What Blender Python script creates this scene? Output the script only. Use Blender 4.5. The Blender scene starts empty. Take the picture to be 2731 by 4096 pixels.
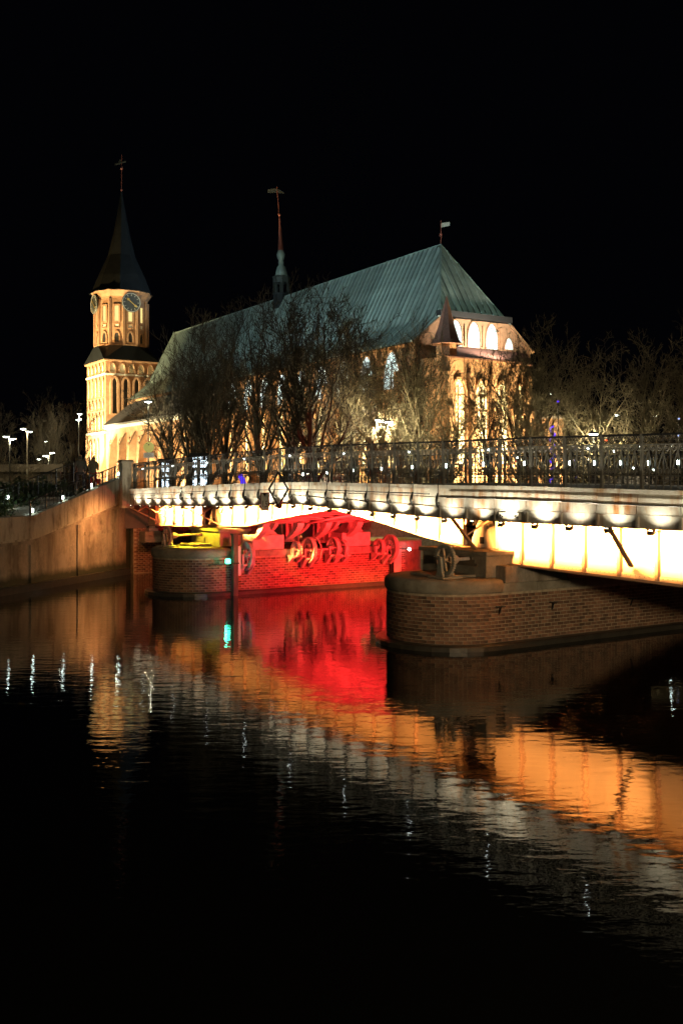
import bpy, math, random
import numpy as np
from mathutils import Vector, Matrix
R = math.radians
random.seed(7)
scene = bpy.context.scene
COL = scene.collection

# ------------------------------------------------------------------ camera
HC = 4.5                                   # eye height over the river
cam_d = bpy.data.cameras.new('camera'); cam = bpy.data.objects.new('camera', cam_d); COL.objects.link(cam)
cam.location = (0, 0, HC); cam.rotation_euler = (R(90), 0, 0)
cam_d.sensor_fit = 'VERTICAL'; cam_d.sensor_height = 36; cam_d.sensor_width = 24; cam_d.lens = 35
cam_d.shift_y = -0.0264; cam_d.clip_start = .3; cam_d.clip_end = 3000
cam_d.dof.use_dof = True; cam_d.dof.focus_distance = 27; cam_d.dof.aperture_fstop = 2.4
scene.camera = cam
scene.render.resolution_x = 682; scene.render.resolution_y = 1024
# ------------------------------------------------------------------ night sky
w = bpy.data.worlds.new('World'); scene.world = w; w.use_nodes = True
bg = w.node_tree.nodes['Background']
bg.inputs[0].default_value = (.55, .6, 1.0, 1); bg.inputs[1].default_value = .0011
# added faint warm fill for city glow on everything, from behind the camera
sd = bpy.data.lights.new('glow_fill', 'SUN'); sd.energy = .045; sd.color = (1, .76, .46); sd.angle = R(25)
so = bpy.data.objects.new('glow_fill', sd); COL.objects.link(so); so.rotation_euler = (R(85.5), 0, R(-10))
# added fill light behind the camera, lifts the near pier and wing wall
qd = bpy.data.lights.new('pier_fill', 'POINT'); qd.energy = 12500; qd.color = (1, .74, .42); qd.shadow_soft_size = .6
qo = bpy.data.objects.new('pier_fill', qd); COL.objects.link(qo); qo.location = (13, -5, HC + .4)
vs = scene.view_settings; vs.view_transform = 'Standard'; vs.look = 'None'; vs.exposure = 0; vs.gamma = 1
vs.use_curve_mapping = False
cy = scene.cycles
cy.max_bounces = 5; cy.diffuse_bounces = 2; cy.glossy_bounces = 3; cy.transmission_bounces = 2
cy.sample_clamp_indirect = 4; cy.sample_clamp_direct = 0; cy.use_denoising = True
cy.caustics_reflective = False; cy.caustics_refractive = False; cy.blur_glossy = .3

# ------------------------------------------------------------------ object helpers
def tag(o, label=None, cat=None, group=None, kind=None):
    if label: o['label'] = label
    if cat: o['category'] = cat
    if group: o['group'] = group
    if kind: o['kind'] = kind
    return o
def empty(name, loc=(0, 0, 0), rz=0, label=None, cat=None, group=None):
    o = bpy.data.objects.new(name, None); COL.objects.link(o); o.empty_display_size = .2
    o.location = loc; o.rotation_euler = (0, 0, rz)
    return tag(o, label, cat, group)
def inst(name, me, parent=None, loc=(0, 0, 0), rot=(0, 0, 0), sc=None):
    o = bpy.data.objects.new(name, me); COL.objects.link(o)
    o.location = loc; o.rotation_euler = rot
    if sc is not None: o.scale = sc
    if parent: o.parent = parent
    return o
def copy_tree(o, parent=None):
    kids = [c for c in o.children]
    c = o.copy(); COL.objects.link(c); c.parent = parent
    for k in kids: copy_tree(k, c)
    return c
def light(kind, loc, power, col, target=None, size=.1, spot=60, blend=.5, parent=None, sy=None):
    d = bpy.data.lights.new('lamp_light', kind); d.energy = power; d.color = col
    if kind == 'AREA':
        d.size = size
        if sy: d.shape = 'RECTANGLE'; d.size_y = sy
    else: d.shadow_soft_size = size
    if kind == 'SPOT': d.spot_size = R(spot); d.spot_blend = blend
    o = bpy.data.objects.new('lamp_light', d); COL.objects.link(o); o.location = loc
    if target is not None:
        v = Vector(target) - Vector(loc)
        o.rotation_euler = v.to_track_quat('-Z', 'Y').to_euler()
    if parent: o.parent = parent
    return o

class MB:
    def __init__(s): s.v = []; s.f = []
    def add(s, vs, fs):
        b = len(s.v); s.v += [tuple(p) for p in vs]; s.f += [tuple(i + b for i in f) for f in fs]
    def hexa(s, p):   # 8 points: bottom 4 ccw, top 4
        s.add(p, [(3, 2, 1, 0), (4, 5, 6, 7), (0, 1, 5, 4), (1, 2, 6, 5), (2, 3, 7, 6), (3, 0, 4, 7)])
    def box(s, x0, x1, y0, y1, z0, z1):
        s.hexa([(x0, y0, z0), (x1, y0, z0), (x1, y1, z0), (x0, y1, z0), (x0, y0, z1), (x1, y0, z1), (x1, y1, z1), (x0, y1, z1)])
    def prism(s, poly, z0, z1):
        n = len(poly)
        s.add([(x, y, z0) for x, y in poly] + [(x, y, z1) for x, y in poly],
              [tuple(range(n))[::-1], tuple(range(n, 2 * n))] + [(i, (i + 1) % n, n + (i + 1) % n, n + i) for i in range(n)])
    def loft(s, rings, cap=True, close=True):
        n = len(rings[0]); vs = [p for r in rings for p in r]; fs = []
        for k in range(len(rings) - 1):
            for i in range(n if close else n - 1):
                j = (i + 1) % n
                fs.append((k * n + i, k * n + j, (k + 1) * n + j, (k + 1) * n + i))
        if cap: fs += [tuple(range(n))[::-1], tuple(range((len(rings) - 1) * n, len(rings) * n))]
        s.add(vs, fs)
    def bar(s, a, b, wx, wy, up=(0, 0, 1)):   # rectangular bar between two points
        a = Vector(a); b = Vector(b); d = (b - a).normalized(); u = Vector(up)
        if abs(d.dot(u)) > .95: u = Vector((0, 1, 0))
        s1 = d.cross(u).normalized() * wx / 2; s2 = s1.cross(d).normalized() * wy / 2
        s.loft([[q - s1 - s2, q + s1 - s2, q + s1 + s2, q - s1 + s2] for q in (a, b)])
    def tube(s, path, r, n=6, cap=True):
        rings = []; P = [Vector(p) for p in path]
        for i, p in enumerate(P):
            d = (P[min(i + 1, len(P) - 1)] - P[max(i - 1, 0)]).normalized()
            u = Vector((0, 0, 1)) if abs(d.z) < .9 else Vector((1, 0, 0))
            a = d.cross(u).normalized(); b = a.cross(d)
            rr = r[i] if hasattr(r, '__len__') else r
            rings.append([p + a * rr * math.cos(t * 2 * math.pi / n) + b * rr * math.sin(t * 2 * math.pi / n) for t in range(n)])
        s.loft(rings, cap)
    def ring(s, c, n, Rr, r, seg=16, m=5, sq=None):   # torus (or square-section ring if sq=(radial, axial))
        c = Vector(c); n = Vector(n).normalized(); u = Vector((0, 0, 1)) if abs(n.z) < .9 else Vector((1, 0, 0))
        a = n.cross(u).normalized(); b = n.cross(a); rows = []
        for i in range(seg):
            t = 2 * math.pi * i / seg; d = a * math.cos(t) + b * math.sin(t)
            if sq: rows.append([c + d * (Rr + dx * sq[0] / 2) + n * dy * sq[1] / 2 for dx, dy in ((-1, -1), (1, -1), (1, 1), (-1, 1))])
            else: rows.append([c + d * (Rr + r * math.cos(q * 2 * math.pi / m)) + n * r * math.sin(q * 2 * math.pi / m) for q in range(m)])
        rows.append(rows[0]); s.loft(rows, False)
    def disc(s, c, n, Rr, th, seg=24):
        c = Vector(c); n = Vector(n).normalized(); s.tube([c - n * th / 2, c + n * th / 2], Rr, seg)
    def lathe(s, prof, c=(0, 0), n=16, ph=0, lean=None):
        rings = []
        for z, r in prof:
            lx = ly = 0
            if lean: lx, ly = lean[0] * (z - prof[0][0]), lean[1] * (z - prof[0][0])
            rings.append([(c[0] + lx + r * math.cos(ph + t * 2 * math.pi / n), c[1] + ly + r * math.sin(ph + t * 2 * math.pi / n), z) for t in range(n)])
        s.loft(rings)
    def sphere(s, c, r, n=10, m=6, sz=1):
        prof = [(c[2] + sz * r * math.sin(-math.pi / 2 + math.pi * (i + .02) / (m + .04) * 1.0), max(.001, r * math.cos(-math.pi / 2 + math.pi * (i + .02) / (m + .04)))) for i in range(m + 1)]
        s.lathe(prof, (c[0], c[1]), n)
    def mesh(s, name, mat, smooth=False):
        me = bpy.data.meshes.new(name); me.from_pydata(s.v, [], s.f)
        if isinstance(mat, (list, tuple)):
            for m_ in mat: me.materials.append(m_)
        else: me.materials.append(mat)
        if smooth: me.shade_smooth()
        me.validate(); me.update(); return me
    def build(s, name, mat, parent=None, smooth=False, loc=(0, 0, 0), rz=0, bevel=0):
        o = inst(name, s.mesh(name, mat, smooth), parent, loc, (0, 0, rz))
        if bevel:
            b = o.modifiers.new('bevel', 'BEVEL'); b.width = bevel; b.segments = 2; b.limit_method = 'ANGLE'
        return o
def lerp_tab(tab, u):
    tab = sorted(tab)
    if u <= tab[0][0]: return tab[0][1]
    for (a, b), (c, d) in zip(tab, tab[1:]):
        if u <= c: return b + (d - b) * (u - a) / (c - a)
    return tab[-1][1]

# ------------------------------------------------------------------ materials
def newmat(name):
    m = bpy.data.materials.new(name); m.use_nodes = True
    nt = m.node_tree; return m, nt, nt.nodes['Principled BSDF'], nt.nodes.new
def pbr(name, col, rough=.7, metal=0, var=.35, scale=3, bump=.15, col2=None, stretch=(1, 1, 1), rnd=0, spec=.5, bdist=.02):
    m, nt, p, N = newmat(name); L = nt.links.new
    tc = N('ShaderNodeTexCoord'); mp = N('ShaderNodeMapping'); mp.inputs['Scale'].default_value = stretch
    L(tc.outputs['Object'], mp.inputs[0])
    no = N('ShaderNodeTexNoise'); no.inputs['Scale'].default_value = scale; no.inputs['Detail'].default_value = 6; no.inputs['Roughness'].default_value = .65
    L(mp.outputs[0], no.inputs['Vector'])
    cr = N('ShaderNodeValToRGB'); cr.color_ramp.elements[0].position = .32; cr.color_ramp.elements[1].position = .68
    c2 = col2 or tuple(c * (1 - var) for c in col)
    cr.color_ramp.elements[0].color = (*c2, 1); cr.color_ramp.elements[1].color = (*col, 1)
    L(no.outputs[0], cr.inputs[0]); out = cr.outputs[0]
    if rnd:
        oi = N('ShaderNodeObjectInfo'); ge = N('ShaderNodeNewGeometry'); ad = N('ShaderNodeMath'); fr = N('ShaderNodeMath')
        L(oi.outputs['Random'], ad.inputs[0]); L(ge.outputs['Random Per Island'], ad.inputs[1]); ad.operation = 'ADD'
        fr.operation = 'FRACT'; L(ad.outputs[0], fr.inputs[0])
        mr = N('ShaderNodeMapRange'); mr.inputs['To Min'].default_value = 1 - rnd; mr.inputs['To Max'].default_value = 1 + rnd
        L(fr.outputs[0], mr.inputs[0])
        mx = N('ShaderNodeVectorMath'); mx.operation = 'SCALE'; L(out, mx.inputs[0]); L(mr.outputs[0], mx.inputs['Scale']); out = mx.outputs[0]
    L(out, p.inputs['Base Color'])
    p.inputs['Roughness'].default_value = rough; p.inputs['Metallic'].default_value = metal
    p.inputs['Specular IOR Level'].default_value = spec
    if bump:
        n2 = N('ShaderNodeTexNoise'); n2.inputs['Scale'].default_value = scale * 6; n2.inputs['Detail'].default_value = 4
        L(mp.outputs[0], n2.inputs['Vector'])
        b = N('ShaderNodeBump'); b.inputs['Strength'].default_value = bump; b.inputs['Distance'].default_value = bdist
        L(n2.outputs[0], b.inputs['Height']); L(b.outputs[0], p.inputs['Normal'])
    return m
def emit(name, col, s, base=(.02, .02, .02)):
    m, nt, p, N = newmat(name)
    p.inputs['Base Color'].default_value = (*base, 1); p.inputs['Emission Color'].default_value = (*col, 1)
    p.inputs['Emission Strength'].default_value = s
    return m
def streaked(name, base, stain, stain2, amt=.5, hs=2.2, rough=.55, dirt=.6, tide=False):
    """paint or concrete with run-down stains (object coordinates, z is up)"""
    m, nt, p, N = newmat(name); L = nt.links.new
    tc = N('ShaderNodeTexCoord')
    def noise(sc, stretch, det=6, ro=.6):
        mp = N('ShaderNodeMapping'); mp.inputs['Scale'].default_value = stretch; L(tc.outputs['Object'], mp.inputs[0])
        n = N('ShaderNodeTexNoise'); n.inputs['Scale'].default_value = sc; n.inputs['Detail'].default_value = det; n.inputs['Roughness'].default_value = ro
        L(mp.outputs[0], n.inputs['Vector']); return n.outputs[0]
    def ramp(src, a, b):
        r = N('ShaderNodeMapRange'); r.inputs[1].default_value = a; r.inputs[2].default_value = b; L(src, r.inputs[0]); return r.outputs[0]
    def mul(a, b):
        q = N('ShaderNodeMath'); q.operation = 'MULTIPLY'; L(a, q.inputs[0]); L(b, q.inputs[1]); return q.outputs[0]
    def mix(f, a, b):
        q = N('ShaderNodeMix'); q.data_type = 'RGBA'; L(f, q.inputs['Factor'])
        for s_, k in ((a, 'A'), (b, 'B')):
            if isinstance(s_, tuple): q.inputs[6 if k == 'A' else 7].default_value = (*s_, 1)
            else: L(s_, q.inputs[6 if k == 'A' else 7])
        return q.outputs[2]
    s1 = mul(ramp(noise(hs, (1, 1, .16)), .52 - .1 * amt, .66), ramp(noise(.9, (1, 1, .8), 3), .38, .54))
    s2 = ramp(noise(hs * 2.7, (1, 1, .3)), .55, .72)
    d = ramp(noise(1.1, (1, 1, .5), 8, .7), .42, .75)
    c = mix(mul(d, ramp(noise(9, (1, 1, 1)), .3, .6)), base, tuple(x * (1 - dirt) for x in base))
    c = mix(s2, c, tuple((x + y) / 2 for x, y in zip(base, stain2)))
    c = mix(s1, c, stain)
    if tide:
        sx = N('ShaderNodeSeparateXYZ'); L(tc.outputs['Object'], sx.inputs[0])
        ad = N('ShaderNodeMath'); ad.operation = 'MULTIPLY_ADD'; ad.inputs[1].default_value = .5; L(noise(1.6, (1, 1, .4)), ad.inputs[0]); L(sx.outputs[2], ad.inputs[2])
        c = mix(ramp(ad.outputs[0], -3.45, -3.75), c, (.035, .04, .022))
    L(c, p.inputs['Base Color']); p.inputs['Roughness'].default_value = rough
    b = N('ShaderNodeBump'); b.inputs['Strength'].default_value = .3; b.inputs['Distance'].default_value = .01
    L(noise(14, (1, 1, 1)), b.inputs['Height']); L(b.outputs[0], p.inputs['Normal'])
    return m
M = {}
M['fascia'] = streaked('rusty_white_paint', (.54, .53, .47), (.30, .12, .02), (.42, .24, .07), 1.1, 4.2, .5, .5)
M['fascia_low'] = streaked('grimy_grey_paint', (.55, .53, .47), (.22, .10, .03), (.12, .11, .10), .6, 3, .6, .6)
M['cornice'] = streaked('grey_edge_concrete', (.50, .48, .42), (.28, .15, .05), (.3, .25, .18), .3, 3, .7, .4)
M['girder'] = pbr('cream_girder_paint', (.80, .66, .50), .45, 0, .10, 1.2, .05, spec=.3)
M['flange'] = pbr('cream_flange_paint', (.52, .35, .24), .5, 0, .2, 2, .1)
M['steel'] = pbr('painted_grey_steel', (.42, .42, .36), .5, .1, .4, 6, .2)
M['redsteel'] = pbr('pale_painted_machinery', (.62, .50, .44), .5, 0, .35, 5, .2)
M['beam'] = pbr('under_deck_steel', (.45, .32, .28), .6, 0, .4, 3, .2)
M['iron'] = pbr('black_iron', (.035, .036, .034), .42, .3, .3, 8, .1)
M['rail'] = pbr('grey_railing_iron', (.20, .20, .18), .45, .2, .4, 9, .1)
M['darkrail'] = pbr('dark_railing_iron', (.03, .03, .03), .45, .2, .4, 9, .1)
M['brick'] = pbr('pier_brick', (.25, .125, .07), .8, 0, .5, 2.5, .5, (.10, .06, .04), rnd=.45)
M['mortar'] = pbr('old_mortar', (.52, .43, .31), .9, 0, .5, 5, .4)
M['granite'] = pbr('granite_coping', (.34, .31, .25), .8, 0, .5, 2.2, .35, (.17, .15, .11), bdist=.03)
M['footing'] = pbr('wet_footing_concrete', (.06, .055, .045), .35, 0, .5, 3, .4)
M['concrete'] = streaked('stained_concrete', (.36, .31, .25), (.13, .10, .07), (.5, .40, .30), 1.0, 2.0, .85, .7, True)
M['parapet'] = streaked('parapet_concrete', (.52, .48, .39), (.14, .11, .08), (.3, .26, .2), .55, 2.6, .85, .5)
M['step'] = pbr('granite_step', (.40, .37, .32), .8, 0, .3, 5, .2)
M['wood'] = pbr('old_timber', (.16, .12, .08), .9, 0, .5, 8, .5, stretch=(1, 1, .2))
M['chbrick'] = pbr('church_brick', (.40, .215, .11), .85, 0, .4, 1.6, .5, (.24, .125, .06), bdist=.05)
M['plaster'] = pbr('pale_niche_plaster', (.78, .70, .50), .8, 0, .15, 1.5, .1)
M['course'] = pbr('pale_stone_course', (.72, .66, .54), .8, 0, .2, 2, .1)
M['copper'] = pbr('patinated_copper', (.27, .32, .28), .5, .1, .35, .8, .1, (.17, .21, .185), rnd=.22)
M['spire'] = pbr('spire_sheet_metal', (.030, .034, .036), .35, .4, .4, 1, .1)
M['turret'] = pbr('turret_tiles', (.17, .07, .045), .8, 0, .4, 3, .4)
M['slate'] = pbr('aisle_roof_tiles', (.20, .18, .17), .8, 0, .4, 2.5, .5)
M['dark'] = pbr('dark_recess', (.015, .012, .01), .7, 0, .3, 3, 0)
M['redmetal'] = pbr('red_fleche_metal', (.30, .09, .06), .5, .2, .3, 3, .1)
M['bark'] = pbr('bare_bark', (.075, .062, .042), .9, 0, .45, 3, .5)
M['barklit'] = pbr('lamplit_bare_bark', (.24, .20, .12), .9, 0, .4, 3, .5)  # lighter copy of the bark, lamplight put into the colour
M['ground'] = pbr('island_ground', (.05, .055, .03), .95, 0, .5, .6, .5)
M['paving'] = pbr('deck_paving', (.16, .15, .14), .85, 0, .3, 2, .3)
M['hedge'] = pbr('dark_green_leaves', (.045, .085, .03), .6, 0, .5, 3, .2, rnd=.5)
M['gold'] = pbr('gilt_metal', (.80, .52, .12), .35, .8, .2, 6, .1)
M['clock'] = pbr('clock_face_grey', (.05, .055, .05), .6, .2, .3, 4, .1)
M['dimwall'] = pbr('dim_wall', (.05, .04, .03), .9, 0, .5, 1, 0, spec=.05)
M['black'] = pbr('black_metal', (.01, .01, .01), .5, .2, .3, 5, 0)
M['yellow'] = pbr('yellow_sign_face', (.85, .82, .25), .6, 0, .1, 4, 0)
M['white'] = pbr('white_sign_face', (.72, .70, .62), .6, 0, .12, 8, 0)
M['redframe'] = pbr('dark_red_sign_border', (.20, .03, .02), .6, 0, .2, 8, 0)
M['lampwhite'] = emit('lit_lamp_white', (.85, 1, .95), 22)
M['ledwhite'] = emit('lit_led_white', (.80, 1, .92), 20)
M['bead'] = emit('lit_bead_white', (.88, 1, .95), 30)
M['ledwarm'] = emit('lit_led_warm', (1, .9, .65), 14)
M['green'] = emit('lit_green_lens', (.05, 1, .55), 14)
M['screen'] = emit('lit_display', (.72, .88, 1), 4.5)
M['screen2'] = emit('lit_display_blue', (.45, .55, 1), 1.3)
M['winlit'] = emit('lit_window_cool', (.80, 1, .93), 1.7)
M['winwarm'] = emit('lit_window_yellow', (1, .80, .28), 1.1)
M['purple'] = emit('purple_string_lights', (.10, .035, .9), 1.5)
GPOW, RPOW, CPOW, TPOW, LPOW = 13.5, 8.0, 10.0, 4.6, 2.2
# ------------------------------------------------------------------ water
def water():
    m, nt, p, N = newmat('river_water'); L = nt.links.new
    p.inputs['Base Color'].default_value = (.004, .004, .003, 1); p.inputs['Roughness'].default_value = .025
    p.inputs['IOR'].default_value = 1.5; p.inputs['Specular IOR Level'].default_value = 1.0
    tc = N('ShaderNodeTexCoord'); mp = N('ShaderNodeMapping'); L(tc.outputs['Object'], mp.inputs[0])
    mp.inputs['Rotation'].default_value = (0, 0, R(-8)); mp.inputs['Scale'].default_value = (.42, 1, 1)
    hs = []
    for sc, det, wt in ((1.0, 2, 1.0), (4.5, 3, .72)):
        n = N('ShaderNodeTexNoise'); n.inputs['Scale'].default_value = sc; n.inputs['Detail'].default_value = det
        n.inputs['Roughness'].default_value = .5; L(mp.outputs[0], n.inputs['Vector'])
        q = N('ShaderNodeMath'); q.operation = 'MULTIPLY'; q.inputs[1].default_value = wt; L(n.outputs[0], q.inputs[0]); hs.append(q.outputs[0])
    a = N('ShaderNodeMath'); L(hs[0], a.inputs[0]); L(hs[1], a.inputs[1])
    # calmer and rougher patches
    n3 = N('ShaderNodeTexNoise'); n3.inputs['Scale'].default_value = .13; n3.inputs['Detail'].default_value = 2; L(mp.outputs[0], n3.inputs['Vector'])
    mr = N('ShaderNodeMapRange'); mr.inputs[1].default_value = .35; mr.inputs[2].default_value = .65; mr.inputs[3].default_value = .55; mr.inputs[4].default_value = 1.25
    L(n3.outputs[0], mr.inputs[0]); ml = N('ShaderNodeMath'); ml.operation = 'MULTIPLY'; L(a.outputs[0], ml.inputs[0]); L(mr.outputs[0], ml.inputs[1])
    b = N('ShaderNodeBump'); b.inputs['Strength'].default_value = 1; b.inputs['Distance'].default_value = WAVE
    L(ml.outputs[0], b.inputs['Height']); L(b.outputs[0], p.inputs['Normal'])
    mb = MB(); mb.add([(-400, -30, 0), (400, -30, 0), (400, 400, 0), (-400, 400, 0)], [(0, 1, 2, 3)])
    tag(mb.build('water', m), kind='structure')
WAVE = .008
water()

# ------------------------------------------------------------------ frames: bridge (x across, y along to the island, z from eye level)
P0 = (-1.844, 35.39, HC); AB = R(32.85)
ca, sa = math.cos(AB), math.sin(AB)
def bw(v, u, z=0): return (P0[0] + ca * v - sa * u, P0[1] + sa * v + ca * u, HC + z)
def frame(name, label, cat, group=None): return empty(name, P0, AB, label, cat, group)
ZT = [(15.4, -.2), (8.9, -.04), (3.9, .05), (0, .1), (-2.3, .09), (-6, .04), (-8.55, 0), (-12, -.03), (-15.6, -.1), (-30, -.35)]
ZB = [(15.4, -.95), (8.9, -.89), (3.9, -.80), (0, -.64), (-2.3, -.72), (-8.6, -.91), (-12, -.94), (-17, -.96), (-30, -1.1)]
ZG = [(17.5, -2.04), (11.4, -1.87), (6.2, -1.68), (3.4, -1.26), (-.45, -.84), (-2.3, -1.08), (-3.5, -1.24), (-5.7, -1.6), (-7.5, -1.8)]
ZG2 = [(-9.2, -2.2), (-10.2, -2.24), (-15.5, -2.34), (-30, -2.5)]
zt = lambda u: lerp_tab(ZT, u)
zb = lambda u: lerp_tab(ZB, u)
PITCH = 1.18
POSTS = [-16.8 - 2 * PITCH + PITCH * k for k in range(30)]      # last one at 15.06
U_END = 15.5

# island ground: everything beyond the quay, and the far river side
isl = [bw(-.2, 17.9), bw(60, 17.9), bw(300, 17.9), bw(300, 400), bw(-250, 400), (-120, 38, 0), (-20, 38, 0), (-14.3, 39.2, 0), (-11.2, 49.6, 0)]
mb = MB(); mb.prism([(p[0], p[1]) for p in isl], -1, HC - 2.0)
tag(mb.build('ground', M['ground']), kind='structure')
# approach ramp leading from the bridge end down onto the island
mb = MB()
rp = [bw(0, 17.4, -.25), bw(9, 17.4, -.25), bw(10, 60, -1.98), bw(-3, 60, -1.98)]
mb.hexa([(x, y, HC - 2.2) for x, y, z in rp] + rp)
tag(mb.build('path', M['paving']), kind='structure')

# ------------------------------------------------------------------ the bridge
BR = frame('drawbridge', 'old steel drawbridge with floodlit rust stained white side and bright cream girders over the river', 'bridge')
def strip(mbb, u0, u1, v0, v1, f0, f1, n=1):
    """slab between z functions f0 (bottom) and f1 (top) from u0 to u1"""
    for k in range(n):
        a = u0 + (u1 - u0) * k / n; b = u0 + (u1 - u0) * (k + 1) / n
        mbb.hexa([(v0, a, f0(a)), (v1, a, f0(a)), (v1, b, f0(b)), (v0, b, f0(b)), (v0, a, f1(a)), (v1, a, f1(a)), (v1, b, f1(b)), (v0, b, f1(b))])
mb = MB(); strip(mb, -30, 17.4, .05, 8.95, lambda u: zt(u) - .3, lambda u: zt(u) - .02, 40); mb.build('deck', M['paving'], BR)
mb = MB(); strip(mb, -30, U_END, -.07, .35, lambda u: zt(u) - .10, lambda u: zt(u), 40); mb.build('kerb', M['cornice'], BR)
mb = MB(); strip(mb, -30, 17.4, 8.7, 9.07, lambda u: zt(u) - .9, lambda u: zt(u), 40); mb.build('kerb', M['cornice'], BR)
# fascia panels, one per bay: upper band, middle band, recessed skirt
bays = [(a, a + PITCH) for a in POSTS[:-1]] + [(POSTS[-1], U_END)]
for i, (a, b) in enumerate(bays):
    g = .006
    heavy = b < -8.4
    mb = MB(); strip(mb, a + g, b - g, -.02, .06, lambda u: zt(u) - .34, lambda u: zt(u) - .101, 2); mb.build('fascia_panel', M['fascia'], BR)
    mb = MB(); strip(mb, a + g, b - g, -.035 - (.02 if heavy else 0), .055, lambda u: zb(u) + .27, lambda u: zt(u) - .343, 2); mb.build('fascia_panel', M['fascia'], BR)
    mb = MB(); strip(mb, a + g, b - g, .0, .08, lambda u: zb(u), lambda u: zb(u) + .268, 2); mb.build('fascia_skirt', M['fascia_low'], BR)
    # short vertical cleats dividing the skirt
    mb = MB(); strip(mb, a - .035, a + .035, -.03 - (.03 if heavy else 0), .0, lambda u: zb(u) - .01, lambda u: zb(u) + .30); mb.build('cleat', M['fascia_low'], BR)
# horizontal mouldings and service pipes
mb = MB(); strip(mb, -30, U_END, -.075, -.051, lambda u: zb(u) + .262, lambda u: zb(u) + .285, 60); mb.build('moulding', M['fascia_low'], BR)
for a, b, off in ((-30, -9.0, -.34), (-8.2, 15.2, -.26)):
    n = 24; mb = MB(); mb.tube([(-.12, a + (b - a) * k / n, zt(a + (b - a) * k / n) + off) for k in range(n + 1)], .018, 6); mb.build('pipe', M['iron'], BR)
# lower edge angle
mb = MB(); strip(mb, -30, U_END, -.01, .30, lambda u: zb(u) - .03, lambda u: zb(u) - .002, 60); mb.build('edge_angle', M['fascia_low'], BR)
# soffit plate
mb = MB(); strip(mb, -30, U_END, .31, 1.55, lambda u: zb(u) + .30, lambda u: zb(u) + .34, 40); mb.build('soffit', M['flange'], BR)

# girders
def zg(u):
    return lerp_tab(ZG, u) if u > -8.3 else lerp_tab(ZG2, u)
segs = [(10.75, 17.35), (-.45, 9.0), (-7.6, -.5), (-30, -8.95)]
for (a, b) in segs:
    n = max(1, round((b - a) / PITCH)); 
    for k in range(n):
        u0 = a + (b - a) * k / n; u1 = a + (b - a) * (k + 1) / n
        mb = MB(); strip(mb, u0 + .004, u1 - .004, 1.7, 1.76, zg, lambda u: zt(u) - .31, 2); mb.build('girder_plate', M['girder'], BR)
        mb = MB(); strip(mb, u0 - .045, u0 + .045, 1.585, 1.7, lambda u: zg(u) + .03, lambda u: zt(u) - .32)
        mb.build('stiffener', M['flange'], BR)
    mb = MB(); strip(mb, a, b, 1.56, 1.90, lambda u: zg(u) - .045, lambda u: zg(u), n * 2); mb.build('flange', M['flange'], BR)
    mb = MB(); strip(mb, a, b, 1.655, 1.698, lambda u: zg(u) + .004, lambda u: zg(u) + .13, n * 2); mb.build('flange_angle', M['girder'], BR)
    # rivets
    mb = MB()
    def riv(u, z, v=1.65):
        c = Vector((v, u, z)); r = .017
        mb.add([c + Vector((-.012, 0, 0)), c + Vector((0, r, 0)), c + Vector((0, 0, r)), c + Vector((0, -r, 0)), c + Vector((0, 0, -r))],
               [(0, 2, 1), (0, 3, 2), (0, 4, 3), (0, 1, 4)])
    L_ = b - a
    for k in range(int(L_ / .14)):
        u = a + .07 + k * .14; riv(u, zg(u) + .08, 1.654)
    for k in range(n):
        u0 = a + L_ * k / n
        for du in (.085, .17):
            z = zg(u0) + .2
            while z < zt(u0) - .5: riv(u0 + du, z, 1.697); z += .14
    tag(mb.build('rivets', M['flange'], BR), kind='stuff')
    # the other main girders further across the bridge
    for v in (4.3, 7.2):
        mb = MB(); strip(mb, a, b, v, v + .08, zg, lambda u: zt(u) - .31, n * 2); strip(mb, a, b, v - .12, v + .2, lambda u: zg(u) - .04, lambda u: zg(u) - .001, n * 2)
        mb.build('inner_girder', M['beam'], BR)
# cross beams and stringers under the lifting leaves
for u in [x * .95 for x in range(-7, 10)]:
    z = zg(u) + .05; mb = MB()
    mb.box(1.78, 7.1, u - .05, u + .05, z, z + .22); mb.box(1.78, 7.1, u - .13, u + .13, z - .03, z - .002); mb.build('cross_beam', M['beam'], BR)
for v in (2.5, 3.4, 5.2, 6.1):
    mb = MB(); strip(mb, -7.4, 8.8, v, v + .1, lambda u: zg(u) + .28, lambda u: zg(u) + .40, 16); mb.build('stringer', M['beam'], BR)
for s_, (u0, u1) in enumerate(((-7, -.8), (.6, 8.4))):
    for k in range(4):
        a = u0 + (u1 - u0) * k / 4; b = u0 + (u1 - u0) * (k + 1) / 4
        mb = MB(); mb.bar((1.9, a, zg(a) + .02), (4.2, b, zg(b) + .02), .14, .03); mb.bar((4.4, b, zg(b) + .02), (7.1, a, zg(a) + .02), .14, .03); mb.build('diagonal_brace', M['beam'], BR)
# struts carrying the footway
def strut(u, du=.7, zz=-.95, zl=None):
    zl = zl or zg(u + du) + .16
    mb = MB(); mb.bar((.15, u, zz), (1.58, u + du, zl), .11, .05); mb.bar((1.55, u - .1, zz), (.85, u + .35 * du + .1, (zz + zl) / 2), .08, .04); mb.build('strut', M['flange'], BR)
for u in (-21, -18, -14.6, -8.9, 9.6, 12.0, 14.4, 16.9): strut(u, .55 if u < 0 else -.7, zl=-2.0 if u < 0 else -1.75)
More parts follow.
